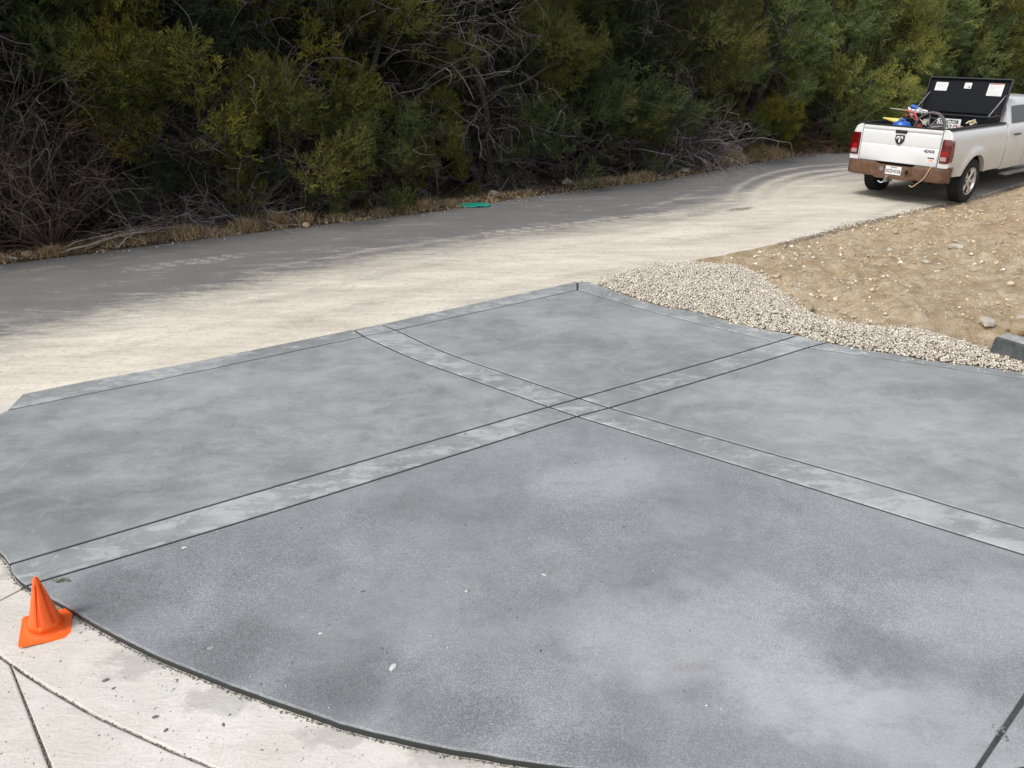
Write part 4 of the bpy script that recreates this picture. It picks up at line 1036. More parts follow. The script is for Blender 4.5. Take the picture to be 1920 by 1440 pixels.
# ------------------------------------------------------------------ load in the truck bed (truck space -> world)
TM = Matrix.Translation((TX, TY, -.03)) @ Matrix.Rotation(TYAW, 4, 'Z') @ RAKE
def in_truck(name, loc, label, cat):
    o = bpy.data.objects.new(name, None); o.empty_display_size = .1; col.objects.link(o)
    o.matrix_world = TM @ Matrix.Translation(loc); return tag(o, label, cat)
# toolbox
BX0, BX1, BZ0, BZ1, BW = 1.86, 2.53, .96, 1.60, .79
tb = in_truck('truck_toolbox', (BX0, 0, BZ0), 'black truck toolbox with its lid raised, across the front of the bed', 'toolbox')
o0 = Vector((BX0, 0, BZ0)); bxm = lambda c, d, m: m.box(Vector(c) - o0, d)
mb = MB()
bxm((BX0 + .01, 0, (BZ0 + BZ1) / 2), (.02, 2 * BW, BZ1 - BZ0), mb); bxm((BX1 - .01, 0, (BZ0 + BZ1) / 2), (.02, 2 * BW, BZ1 - BZ0), mb)
for sgn in (1, -1): bxm(((BX0 + BX1) / 2, sgn * (BW - .01), (BZ0 + BZ1) / 2), (BX1 - BX0 - .042, .02, BZ1 - BZ0), mb)
bxm(((BX0 + BX1) / 2, 0, BZ0 + .012), (BX1 - BX0 - .042, 2 * BW - .042, .02), mb); mb.build('box_body', m_box, tb)
mb = MB()
bxm((BX0 + .005, 0, BZ1 + .009), (.055, 2 * BW + .03, .014), mb); 
for sgn in (1, -1): bxm(((BX0 + BX1) / 2 + .03, sgn * (BW - .005), BZ1 + .009), (BX1 - BX0 - .06, .045, .014), mb)
mb.build('rim_edge', plain('worn_black_rim', (.055, .058, .062), .4), tb)
mb = MB(); bxm((BX0 - .008, -BW + .22, BZ1 - .11), (.014, .12, .05), mb); mb.build('latch', m_steel, tb, bevel=.004)
LID_H, LA = .68, math.radians(14)
hinge = Vector((BX1, 0, BZ1 + .02)) - o0
up_ = Vector((math.sin(LA), 0, math.cos(LA))); nr = Vector((-math.cos(LA), 0, math.sin(LA)))   # nr: inner face, towards the tailgate
def lidp(y, h, d): return hinge + up_ * h + nr * d + Vector((0, y, 0))
mb = MB()
def lbox(y0, y1, h0, h1, d0_, d1_, m):
    m.add([lidp(y, h, d) for y in (y0, y1) for h in (h0, h1) for d in (d0_, d1_)], [(0, 1, 3, 2), (4, 6, 7, 5), (0, 4, 5, 1), (2, 3, 7, 6), (0, 2, 6, 4), (1, 5, 7, 3)])
LW = BW + .02
lbox(-LW, LW, 0, LID_H, -.02, 0, mb)
lid = mb.build('lid', m_box, tb)
mb = MB(); lbox(-LW, LW, LID_H - .018, LID_H + .002, 0.0, .06, mb)
for sgn in (1, -1): lbox(sgn * LW - .009, sgn * LW + .009, 0, LID_H - .019, 0, .06, mb)
mb.build('lid_flange', plain('black_lid_edge', (.03, .034, .036), .38), lid)
for (yc, hc, w_, h_, rm) in ((.56, .50, .25, .17, 0), (.03, .535, .14, .115, 0), (-.52, .475, .29, .24, 1)):
    mb = MB(); lbox(yc - w_ / 2, yc + w_ / 2, hc - h_ / 2, hc + h_ / 2, .001, .004, mb); lb = mb.build('warning_label', m_label, lid)
    mb = MB()
    nl = int(h_ / .026)
    for k in range(nl):
        hh = hc + h_ / 2 - .022 - k * .025; ln = w_ * .42 * (1 - .25 * random.random()); lbox(yc - ln, yc + w_ * .42, hh - .0022, hh + .0022, .005, .0055, mb)
    mb.build('fine_print', m_inkg, lb)
    if rm:
        mb = MB(); lbox(yc - w_ / 2 + .005, yc + w_ / 2 - .005, hc + h_ / 2 - .02, hc + h_ / 2 - .004, .0062, .007, mb); mb.build('red_header', m_inkr, lb)
    elif w_ < .2:
        mb = MB(); lbox(yc - .05, yc - .02, hc - .04, hc - .012, .0062, .007, mb); mb.build('ink_block', m_ink, lb)
for sgn in (1, -1):
    mb = MB(); mb.tube([Vector((BX0 + .12, sgn * (BW - .04), BZ1 - .01)) - o0, lidp(sgn * (LW - .05), LID_H * .55, .01)], .009, 8); mb.build('gas_strut', plain('bright_strut_steel', (.62, .62, .62), .3, .7), tb)
# white store sign standing in front of the toolbox
sg = in_truck('store_sign', (BX0 - .035, -.10, 1.43), 'white sign with black TRACTOR SUPPLY lettering leaning on the toolbox', 'sign')
mb = MB(); mb.box((0, 0, 0), (.006, .47, .21)); mb.build('sign_board', m_label, sg)
place_text('TRACTOR', .098, m_ink, sg, (-.0045, 0, .045), (0, -1, 0), (0, 0, 1), 'lettering', .0038, .86)
place_text('SUPPLY C\u00ba', .098, m_ink, sg, (-.0045, 0, -.050), (0, -1, 0), (0, 0, 1), 'lettering', .0038, .80)
# blue jug
bj = in_truck('blue_fuel_can', (.46, .20, .955), 'blue plastic fuel can behind the tailgate below the yellow cone', 'fuel can')
mb = MB(); mb.lathe([(0, 0), (.155, 0), (.17, .03), (.172, .47), (.165, .52), (.14, .56), (.08, .575), (.04, .58), (0, .58)], 20); mb.build('can_body', m_blue, bj, smooth=True)
mb = MB(); mb.tube([(-.02, .08, .56), (-.02, .05, .61), (-.02, -.05, .61), (-.02, -.08, .56)], .014, 8); mb.build('handle', m_blue, bj, smooth=True)
mb = MB(); mb.tube([(.02, -.02, .57), (.02, -.06, .63), (.03, -.2, .65)], [.022, .016, .010], 8); mb.build('spout', m_black, bj, smooth=True)
# yellow cone lying over the rail
yc_ = in_truck('yellow_plastic_cone', (.62, .50, 1.53), 'yellow hollow plastic cone lying across the left bed rail', 'cone')
mb = MB(); Mx = Matrix.Rotation(math.radians(-82), 4, 'X') @ Matrix.Translation((0, 0, -.2)); mb.lathe([(.07, 0), (.062, .02), (.012, .38), (0, .385)], 18, Mx); mb.lathe([(.060, .001), (.008, .37)], 18, Mx); mb.build('cone_shell', m_yellow, yc_, smooth=True)
mb = MB(); mb.lathe([(.058, -.004), (.080, -.004), (.080, .012), (.062, .014)], 18, Mx, closed=True); mb.build('cone_rim', m_yellow, yc_, smooth=True)
# power trowel: guard ring, engine, gearbox, handle
pt = in_truck('power_trowel', (.78, -.20, 1.42), 'red and grey concrete power trowel with round guard ring upended in the bed', 'power trowel')
tiltM = Matrix.Rotation(math.radians(-78), 4, 'Y')
mb = MB()
ring = lambda r, zz, rr, m, n=36: m.tube([tiltM @ Vector((r * math.cos(2 * PI * i / n), r * math.sin(2 * PI * i / n), zz)) for i in range(n + 1)], rr, 8, caps=False)
ring(.29, .0, .022, mb); ring(.275, .05, .009, mb); ring(.19, .02, .006, mb)
mb.build('guard_ring', m_dkgrey, pt, smooth=True)
mb = MB()
for i in range(8):
    a = PI * i / 4 + .2; mb.tube([tiltM @ Vector((.05 * math.cos(a), .05 * math.sin(a), .04)), tiltM @ Vector((.28 * math.cos(a), .28 * math.sin(a), .02))], .008, 6)
mb.build('guard_spokes', m_steel, pt, smooth=True)
mb = MB(); 
mb.box((.22, -.03, -.05), (.24, .26, .24)); mb.box((.12, .02, -.14), (.12, .18, .16), Matrix.Rotation(.3, 3, 'X')); mb.build('engine_block', m_dkgrey, pt, bevel=.02)
mb = MB(); mb.lathe([(0, .1), (.07, .1), (.085, .07), (.085, -.05), (0, -.05)], 16, Matrix.Translation((.06, .10, -.12)) @ Matrix.Rotation(-PI / 2, 4, 'Y')); mb.build('air_filter', plain('cream_filter_cap', (.50, .48, .40), .5), pt, smooth=True)
mb = MB(); mb.lathe([(0, .05), (.05, .05), (.06, .02), (.06, -.05), (0, -.06)], 14, Matrix.Translation((.05, .12, .10)) @ Matrix.Rotation(-PI / 2, 4, 'Y')); mb.build('fuel_cap', plain('cream_cap', (.42, .40, .33), .5), pt, smooth=True)
mb = MB(); mb.box((.03, .24, -.06), (.10, .09, .22), Matrix.Rotation(.5, 3, 'X')); mb.tube([(.05, .25, .0), (.1, .32, .14), (.12, .40, .24), (.12, .56, .28)], .026, 8); mb.tube([(.1, .26, .06), (.12, .48, .20), (.12, .62, .19)], .014, 6); mb.build('gearbox_arm', m_redp, pt, bevel=.004)
mb = MB(); mb.tube([(.12, .92, .305), (.14, .6, .285), (.16, .25, .265), (.16, .14, .262)], .011, 8); hb = mb.build('handle_bar', plain('bent_grey_tube', (.36, .34, .31), .5, .3, var=.3), pt, smooth=True)
mb = MB(); mb.tube([(.16, .16, .263), (.16, -.08, .258)], .021, 8); mb.build('grip', plain('faded_red_grip', (.45, .10, .09), .6), hb, smooth=True)
mb = MB()
for i in range(6):
    a = i * 1.1; mb.tube([(.1 + .05 * math.sin(a), .45 - .1 * i * .5, -.15 + .05 * i), (.08, .38 - .1 * i * .4, .05 + .02 * math.cos(a)), (.1, .30 - .05 * i, .15)], .007, 5)
mb.build('cable', m_black, pt, smooth=True)
# small things
fl = in_truck('blue_handled_float', (1.15, .28, 1.73), 'blue and white long handled float lying against the raised lid', 'float')
mb = MB(); mb.tube([(0, .14, .05), (.05, .02, .0)], [.035, .045], 8); mb.build('blue_grip', m_blue, fl, smooth=True)
mb = MB(); mb.tube([(.05, .02, .0), (.12, -.16, -.05)], .02, 8); mb.build('white_shaft', m_label, fl, smooth=True)
wp = in_truck('white_crumpled_sheet', (1.1, .31, 1.64), 'crumpled white plastic sheet between the red arm and the lid', 'plastic sheet')
mb = MB(); P = [[(.03 * math.sin(i * 2.1 + j), -.16 + i * .05, .04 * math.sin(i * 1.3) * math.cos(j * 2) + j * .03) for j in range(4)] for i in range(7)]; mb.grid(P); mb.grid([[(x + .004, y, z) for x, y, z in r_] for r_ in P]); mb.build('sheet', m_label, wp, smooth=True, recalc=False)
pk = in_truck('pink_work_rag', (1.22, -.60, 1.39), 'dusty pink cloth bundle beside the right bed rail', 'cloth')
me = rock_mesh(5.5, 2, .3, .6); me.materials.append(m_pink); o = link('cloth', me, pk); o.scale = (.11, .11, .11)
rp = in_truck('rope_coil', (1.42, -.70, 1.50), 'small bundle of pale yellow rope on the right bed rail', 'rope')
mb = MB(); mb.tube([(-.02, .09, .0), (.0, .05, .04), (.01, .0, .05), (.0, -.05, .08), (0, -.07, .04), (.01, -.03, .0), (0, .02, -.02)], .016, 6); mb.tube([(.02, .04, .0), (.0, -.02, .07), (.02, -.08, .02)], .014, 6); mb.build('rope', plain('pale_yellow_rope', (.70, .60, .38), .9), rp, smooth=True)
bk = in_truck('hose_and_tool_pile', (1.0, -.35, 1.0), 'grey tangle of hoses and tools filling the bed behind the ring', 'tools')
mb = MB()
for i in range(14):
    p0 = Vector((random.uniform(-.3, .4), random.uniform(-.12, .25), random.uniform(.0, .15))); pts = [p0]
    for k in range(6): pts.append(pts[-1] + Vector((random.uniform(-.12, .12), random.uniform(-.12, .12), random.uniform(-.02, .07))))
    mb.tube(pts, random.uniform(.012, .03), 6)
mb.build('hose', m_dkgrey, bk, smooth=True)

# ------------------------------------------------------------------ orange cone
def cone():
    b = px(84, 1179, OZ); root = empty('orange_cone', (b.x, b.y, OZ + .002), math.radians(24)); H = .385; n = 48; root.rotation_euler = (0, math.radians(5), math.radians(24)); root.rotation_mode = 'XYZ'; root.matrix_basis = Matrix.Translation((b.x + .012, b.y, OZ + .013)) @ Matrix.Rotation(math.radians(6), 4, Vector((.2, 1, 0)).normalized()) @ Matrix.Rotation(math.radians(24), 4, 'Z')
    # flared square base, shell with open slots
    slots = [(math.radians(-92 + k * 90 / 1.0 * .5 * 2 / 2), .0) for k in ()]
    bs = .135
    def sq(r, a):      # rounded square radius
        c, s = abs(math.cos(a)), abs(math.sin(a)); return min(r / max(c, s), r * 1.36)
    rad = lambda h: .098 * (1 - h / H) + .012 * (h / H) + .0
    slot_a = [math.radians(a) for a in (-60 - 24 - 20, -60 - 24 + 40, 60, 150)]
    V = []; Fc = []; hs_ = [0.030, .07, .11, .145, .18, .215, .25, .28, .31, .335, .365, H]
    for h in hs_:
        r = rad(h) if h < H else .008
        if h == .030: r = .094
        for j in range(n): a = 2 * PI * j / n; V.append((r * math.cos(a), r * math.sin(a), h))
    def is_slot(i, j):
        a = 2 * PI * (j + .5) / n; h = (hs_[i] + hs_[i + 1]) / 2
        if not (.075 < h < .33): return False
        wdt = .012 * (1 - (h - .10) / .40)
        return any(abs((a - s + PI) % (2 * PI) - PI) * rad(h) < wdt for s in slot_a)
    for i in range(len(hs_) - 1):
        for j in range(n):
            if not is_slot(i, j): Fc.append((i * n + j, i * n + (j + 1) % n, (i + 1) * n + (j + 1) % n, (i + 1) * n + j))
    Fc.append(tuple((len(hs_) - 1) * n + j for j in range(n)))
    mb = MB(); mb.add(V, Fc); sh_ = mb.build('cone_shell', m_cone, root, smooth=True, recalc=True); 
    md = sh_.modifiers.new('thickness', 'SOLIDIFY'); md.thickness = .0025; md.offset = -1
    # flange
    V = []; Fc = []; rows = [(.094, .030, 0), (.099, .014, .1), (.112, .005, .5), (bs, .004, 1), (bs + .001, 0, 1)]
    for r, h, sqf in rows:
        for j in range(n):
            a = 2 * PI * j / n; rr = r * (1 - sqf) + sq(r, a) * sqf; c_ = 0
            V.append((rr * math.cos(a), rr * math.sin(a), h + c_))
    for i in range(len(rows) - 1):
        for j in range(n): Fc.append((i * n + j, i * n + (j + 1) % n, (i + 1) * n + (j + 1) % n, (i + 1) * n + j))
    mb = MB(); mb.add(V, Fc); mb.build('cone_base', m_cone, root, smooth=True)
    mb = MB(); mb.lathe([(.089, .03), (.052, .19), (.012, .35)], 30); mb.build('cone_inside', m_cone_in, root, smooth=True)
    tag(root, 'bright orange slotted plastic cone standing on the pale concrete at lower left', 'cone')
cone()

# sprig on the slab, turquoise debris at the road edge
sp_ = MB(); q = px(114, 1089)
for i in range(90):
    a = random.uniform(-.5, .5); b_ = Vector((random.gauss(0, .028), random.gauss(0, .012), .002)); d = Vector((math.cos(a), math.sin(a) * .6, random.uniform(.0, .35))) * random.uniform(.012, .03)
    s_ = Vector((-d.y, d.x, 0)).normalized() * .0016; sp_.add([b_ - s_, b_ + s_, b_ + d], [(0, 1, 2)])
o = sp_.build('juniper_sprig', m_moss, recalc=False); o.location = (q.x, q.y, 0); tag(o, 'small green plant sprig lying on the slab right of the orange cone tip', 'sprig')
def teal():
    q = px(891, 387); root = empty('turquoise_lid', (q.x, q.y, 0), ROAD_A - .5)
    out = [(-.31, -.01), (-.25, .07), (-.10, .10), (.02, .085), (.12, .10), (.25, .09), (.32, .03), (.27, .0), (.26, -.06), (.15, -.09), (.08, -.075), (0, -.10), (-.15, -.09), (-.17, -.05), (-.26, -.05)]
    mb = MB(); mb.prism(out, lambda u, v, d: (u, v, d + .012 * math.sin(u * 14)), .005, .038); mb.build('plastic_plate', m_teal, root, bevel=.005)
    mb = MB(); mb.prism([(a * .55, b * .5) for a, b in out], lambda u, v, d: (u - .02, v + .01, d), .042, .065); mb.build('raised_middle', m_teal, root, bevel=.005)
    tag(root, 'broken turquoise plastic plate lying at the far road edge', 'plastic debris')
teal()
wq = px(20, 486); mb = MB(); mb.tube([(-.12, .06, .02), (.0, .0, .03), (.13, -.05, .02)], [.012, .016, .010], 6); o = mb.build('white_stick', m_label, smooth=True); o.location = wq; tag(o, 'short white stick lying on the verge at the far left', 'stick')

# ------------------------------------------------------------------ vegetation
rng = np.random.default_rng(5); random.seed(5)
def tubes_np(P, Rr, n=3):
    """P (k, m, 3) polylines, Rr (k, m) radii -> verts, quads"""
    k, m, _ = P.shape
    T = np.empty_like(P); T[:, 1:-1] = P[:, 2:] - P[:, :-2]; T[:, 0] = P[:, 1] - P[:, 0]; T[:, -1] = P[:, -1] - P[:, -2]
    T /= np.linalg.norm(T, axis=-1, keepdims=True) + 1e-9
    ref = np.where(np.abs(T[..., 2:3]) > .9, np.array([1., 0, 0]), np.array([0, 0, 1.]))
    A = np.cross(T, ref); A /= np.linalg.norm(A, axis=-1, keepdims=True) + 1e-9; B = np.cross(T, A)
    an = 2 * PI * np.arange(n) / n
    V = P[:, :, None, :] + (A[:, :, None, :] * np.cos(an)[None, None, :, None] + B[:, :, None, :] * np.sin(an)[None, None, :, None]) * Rr[:, :, None, None]
    idx = np.arange(k * m * n).reshape(k, m, n); nx = np.roll(idx, -1, axis=2)
    Q = np.stack([idx[:, :-1], nx[:, :-1], nx[:, 1:], idx[:, 1:]], -1).reshape(-1, 4)
    return V.reshape(-1, 3), Q

def wander(starts, dirs, L, m, curl, droop=0.0):
    """random-walk polylines"""
    k = len(starts); P = np.empty((k, m, 3)); P[:, 0] = starts; d = dirs / (np.linalg.norm(dirs, axis=1, keepdims=True) + 1e-9)
    st = (L / (m - 1))[:, None]
    for i in range(1, m):
        d = d + rng.normal(0, curl, (k, 3)) + np.array([0, 0, -droop]); d /= np.linalg.norm(d, axis=1, keepdims=True)
        P[:, i] = P[:, i - 1] + d * st
    return P

def make_spray(nb, seed):
    """one feathery juniper branchlet of unit length along +z: leafy triangles"""
    r = np.random.default_rng(seed); tris = []
    def leaf(p, d, l, w_):
        s = np.cross(d, r.normal(size=3)); s /= np.linalg.norm(s) + 1e-9; tris.append((p - s * w_, p + s * w_, p + d * l))
    bend = r.normal(0, .15, 2)
    for i in range(nb):
        t = (i + .5) / nb; p = np.array([bend[0] * t * t, bend[1] * t * t, t * .8]); a = i * 2.4 + r.uniform(0, .8)
        sp = .62 - .25 * t; bd_ = np.array([math.cos(a) * sp, math.sin(a) * sp, .8]); bd_ /= np.linalg.norm(bd_)
        bl_ = (.42 * (1 - t) + .13)
        for j in range(6):
            q = p + bd_ * bl_ * (j + .3) / 5; dd = bd_ + r.normal(0, .42, 3) + np.array([0, 0, .2]); dd /= np.linalg.norm(dd); leaf(q, dd, .12 + .06 * r.random(), .016 + .010 * r.random())
    return np.array(tris)       # (n,3,3)
SPR = [make_spray(8, s) for s in range(6)]
def make_oak(seed):
    r = np.random.default_rng(seed); tris = []
    for i in range(16):
        t = r.random(); p = np.array([r.normal(0, .08), r.normal(0, .08), t]); d = r.normal(size=3); d[2] = abs(d[2]) * .4; d /= np.linalg.norm(d); s = np.cross(d, r.normal(size=3)); s /= np.linalg.norm(s)
        l, w_ = .24, .06; tris.append((p, p + d * l * .5 + s * w_, p + d * l)); tris.append((p, p + d * l, p + d * l * .5 - s * w_))
    return np.array(tris)
OAK = [make_oak(s) for s in range(4)]
def place_sprays(T, pos, dirs, scale):
    """T list of templates; returns V,F,index of spray per vertex"""
    n = len(pos); z = dirs / (np.linalg.norm(dirs, axis=1, keepdims=True) + 1e-9); rf = rng.normal(size=(n, 3)); x = np.cross(rf, z); x /= np.linalg.norm(x, axis=1, keepdims=True); y = np.cross(z, x)
    which = rng.integers(0, len(T), n); Vs = []; Is = []
    for k, tp in enumerate(T):
        sel = np.where(which == k)[0]
        if len(sel) == 0: continue
        t = tp.reshape(-1, 3)
        V = (x[sel][:, None] * t[None, :, 0:1] + y[sel][:, None] * t[None, :, 1:2] + z[sel][:, None] * t[None, :, 2:3]) * scale[sel][:, None, None] + pos[sel][:, None]
        Vs.append(V.reshape(-1, 3)); Is.append(np.repeat(sel, t.shape[0]))
    V = np.vstack(Vs); I = np.concatenate(Is); return V, np.arange(len(V)).reshape(-1, 3), I

def tree_proto(H, Rm, nclump, z0, dens=1.0, stems=3, twigs=260, spray=.30, kind='juniper', spire=False, lean=.0, csize=(.34, .68), twig_lo=.1, twig_hi=.8):
    """returns meshes (trunk, crown, twigs)"""
    tm = MB(); stem_pts = []
    for s_ in range(stems):
        a = rng.uniform(0, 2 * PI); spread = (0.02 if spire else rng.uniform(.12, .34)); p = Vector((math.cos(a) * .08, math.sin(a) * .08, -.15)); d = Vector((math.cos(a) * spread + lean, math.sin(a) * spread, 1)).normalized(); L = H * rng.uniform(.72, .88) / (1 if not spire else .9); k = 12
        pts = [p]; rs = []
        for i in range(k):
            d = (d + Vector((rng.normal(0, .10), rng.normal(0, .10), .10))).normalized() if not spire else d; pts.append(pts[-1] + d * L / k)
        r0 = (.030 * H) * rng.uniform(.5, .9) / math.sqrt(stems) * 1.3; rs = [max(.010, r0 * (1 - i / (k + .6)) ** .8 * (1.25 if i == 0 else 1)) for i in range(k + 1)]
        tm.tube(pts, rs, 8); stem_pts.append([np.array(q) for q in pts])
    SP = np.array(stem_pts)
    # clumps in the crown envelope
    zz = z0 + (H - z0) * rng.random(nclump) ** (.9 if not spire else 1.1); f = (zz - z0) / (H - z0)
    prof = np.where(f < .35, .72 + .8 * f, 1.0 * np.sqrt(np.clip(1 - ((f - .35) / .72) ** 2, .03, 1))) if not spire else np.clip(1.02 - f, .06, 1) ** .85
    if z0 < .3: prof = np.where(f < .15, np.maximum(prof, .85), prof)
    an = rng.uniform(0, 2 * PI, nclump) ; rr = Rm * prof * np.sqrt(rng.uniform(.25, 1.0, nclump)) * rng.uniform(.8, 1.12, nclump)
    C = np.stack([np.cos(an) * rr, np.sin(an) * rr, zz], -1)
    C[:, 0] += lean * zz * .8
    cr = rng.uniform(csize[0], csize[1], nclump) * (1 if not spire else .55)
    # limbs to the clumps
    KS = SP.reshape(-1, 3)
    for i in range(nclump):
        c = C[i]; cand = KS[KS[:, 2] < max(c[2] - .25 * rr[i], .15)];
        if len(cand) == 0: cand = KS[:3]
        dd = np.linalg.norm(cand - c, axis=1) + np.abs(cand[:, 2] - (c[2] - .5 * rr[i])) * .6; b = cand[np.argmin(dd)]
        mid = (b + c) / 2 + np.array([rng.normal(0, .10), rng.normal(0, .10), -.10 * rr[i]])
        tm.tube([b, b * .6 + mid * .4 + rng.normal(0, .04, 3), mid, mid * .4 + c * .6 + rng.normal(0, .04, 3), c], [.026, .021, .017, .012, .005], 5, caps=False)
    pos = []; dr = []; ci = []
    for i in range(nclump):
        n = int(88 * dens * (cr[i] / .5) ** 2 * (.30 / spray) ** 1.3) + 6
        u = rng.normal(size=(n, 3)); u /= np.linalg.norm(u, axis=1, keepdims=True)
        out = C[i] * np.array([1, 1, 0]); out = out / (np.linalg.norm(out) + 1e-6)
        # skip most of the side that faces the trunk
        keep = (u @ out > -.35) | (rng.random(n) < .3); u = u[keep]; n = len(u)
        rad = cr[i] * rng.uniform(.35, 1.0, n)[:, None] * np.array([1, 1, .85]) * (1 + .5 * (rng.random(n)[:, None] > .92))
        p = C[i] + u * rad + out * .1; d = u * .75 + out * .45 + np.array([0, 0, .65]) + rng.normal(0, .28, (n, 3)); pos.append(p - d / np.linalg.norm(d, axis=1, keepdims=True) * spray * .4); dr.append(d); ci.append(np.full(n, i))
    pos = np.vstack(pos); dr = np.vstack(dr); ci = np.concatenate(ci); n = len(pos)
    ok = pos[:, 2] > .03; pos, dr, ci = pos[ok], dr[ok], ci[ok]; n = len(pos)
    V, F_, I = place_sprays(SPR if kind == 'juniper' else OAK, pos, dr, spray * rng.uniform(.65, 1.3, n))
    ctint = rng.uniform(.1, .9, nclump); tint = np.clip(ctint[ci] * .6 + rng.uniform(0, .4, n), 0, 1)[I]
    crown = np_mesh('crown', V, F_, m_juniper if kind == 'juniper' else m_oakleaf, tint)
    # dead interior twigs
    tw = twig_mesh_data(twigs, KS, Rm, H, twig_lo, twig_hi)
    return tm.build('trunk', m_bark, smooth=True, mesh_only=True, recalc=False), crown, np_mesh('dead_twigs', tw[0], tw[1], m_twig, tw[2])
def twig_mesh_data(k, KS, Rm, H, lo, hi, side=5, thick=1.0):
    base = KS[rng.integers(0, len(KS), k * 3)]; base = base[(base[:, 2] > H * lo) & (base[:, 2] < H * hi)][:k]; k = len(base)
    a = rng.uniform(0, 2 * PI, k); d = np.stack([np.cos(a), np.sin(a), rng.uniform(-.5, .6, k)], -1); L = rng.uniform(.35, 1.0, k) * Rm
    base = base + rng.normal(0, .15 * Rm, (k, 3)) * np.array([1, 1, .6])
    P = wander(base, d, L, 7, .22, .06); R0 = rng.uniform(.006, .013, k)[:, None] * thick * np.linspace(1, .35, 7)[None]
    V1, Q1 = tubes_np(P, R0); t1 = np.repeat(rng.random(k), 21)
    # side twigs
    m = k * side; i0 = rng.integers(0, k, m); j0 = rng.integers(2, 7, m); b2 = P[i0, j0]; d2 = (P[i0, j0] - P[i0, j0 - 1]); d2 = d2 / (np.linalg.norm(d2, axis=1, keepdims=True) + 1e-9) + rng.normal(0, .7, (m, 3)) + np.array([0, 0, -.15])
    P2 = wander(b2, d2, rng.uniform(.15, .5, m), 4, .3, .08); V2, Q2 = tubes_np(P2, rng.uniform(.0032, .006, m)[:, None] * thick * np.linspace(1, .5, 4)[None]); t2 = np.repeat(rng.random(m), 12)
    return np.vstack([V1, V2]), np.vstack([Q1, Q2 + len(V1)]), np.concatenate([t1, t2])

PROTO = {}
PROTO['fullA'] = tree_proto(5.6, 1.75, 60, .15, twigs=60)
PROTO['fullB'] = tree_proto(6.2, 1.9, 66, .25, twigs=80, lean=.06)
PROTO['fullC'] = tree_proto(4.6, 1.6, 46, .10, twigs=50)
PROTO['highA'] = tree_proto(6.4, 2.0, 60, 1.6, twigs=330, twig_lo=.06, twig_hi=.75)
PROTO['highB'] = tree_proto(5.8, 1.9, 48, 1.9, twigs=380, twig_lo=.05, twig_hi=.85, lean=-.08)
PROTO['highC'] = tree_proto(6.8, 2.1, 66, 1.5, twigs=300, twig_lo=.08, twig_hi=.8, lean=.10)
PROTO['bushA'] = tree_proto(2.3, 1.15, 26, .12, twigs=50, csize=(.28, .48), spray=.26, stems=4)
PROTO['bushB'] = tree_proto(1.7, .85, 18, .08, twigs=40, csize=(.22, .40), spray=.24, stems=3)
PROTO['youngA'] = tree_proto(2.1, .62, 30, .10, twigs=16, csize=(.26, .42), spray=.26, stems=1, spire=True, dens=1.1)
PROTO['youngB'] = tree_proto(1.5, .50, 20, .06, twigs=12, csize=(.24, .38), spray=.24, stems=1, spire=True, dens=1.2)
PROTO['oak'] = tree_proto(5.6, 1.9, 26, 2.6, twigs=200, spray=.34, kind='oak', dens=.55, twig_lo=.1, twig_hi=.8)

def twig_bush(k, Rm, H, thick=1.0, droop=.05, mat=None, name='branches', side=6, up=.9):
    a = rng.uniform(0, 2 * PI, k); st = np.stack([np.cos(a) * .12 * Rm, np.sin(a) * .12 * Rm, rng.uniform(-.02, .1 * H, k)], -1)
    d = np.stack([np.cos(a) * .8, np.sin(a) * .8, rng.uniform(.3, 1, k) * up], -1); P = wander(st, d, rng.uniform(.6, 1.1, k) * H, 9, .20, droop)
    P[..., 2] = np.maximum(P[..., 2], .015)
    V1, Q1 = tubes_np(P, rng.uniform(.007, .015, k)[:, None] * thick * np.linspace(1, .3, 9)[None]); t1 = np.repeat(rng.random(k), 27)
    m = k * side; i0 = rng.integers(0, k, m); j0 = rng.integers(2, 9, m); d2 = P[i0, j0] - P[i0, j0 - 1]; d2 = d2 / (np.linalg.norm(d2, axis=1, keepdims=True) + 1e-9) + rng.normal(0, .65, (m, 3))
    P2 = wander(P[i0, j0], d2, rng.uniform(.12, .45, m) * H ** .5, 4, .3, droop); V2, Q2 = tubes_np(P2, rng.uniform(.003, .0055, m)[:, None] * thick * np.linspace(1, .5, 4)[None]); t2 = np.repeat(rng.random(m), 12)
    return np_mesh(name, np.vstack([V1, V2]), np.vstack([Q1, Q2 + len(V1)]), mat or m_twig, np.concatenate([t1, t2]))
BUSH = {'bareA': twig_bush(60, .9, 1.5), 'bareB': twig_bush(80, .7, 1.1, droop=.12), 'drape': twig_bush(90, 1.2, 2.6, droop=.10, side=8), 'tall': twig_bush(70, .9, 3.4, droop=.03, mat=m_vine, side=10, up=1.8),
        'vine': twig_bush(150, 1.1, 3.6, .8, droop=.02, mat=m_vine, side=14, up=2.2)}

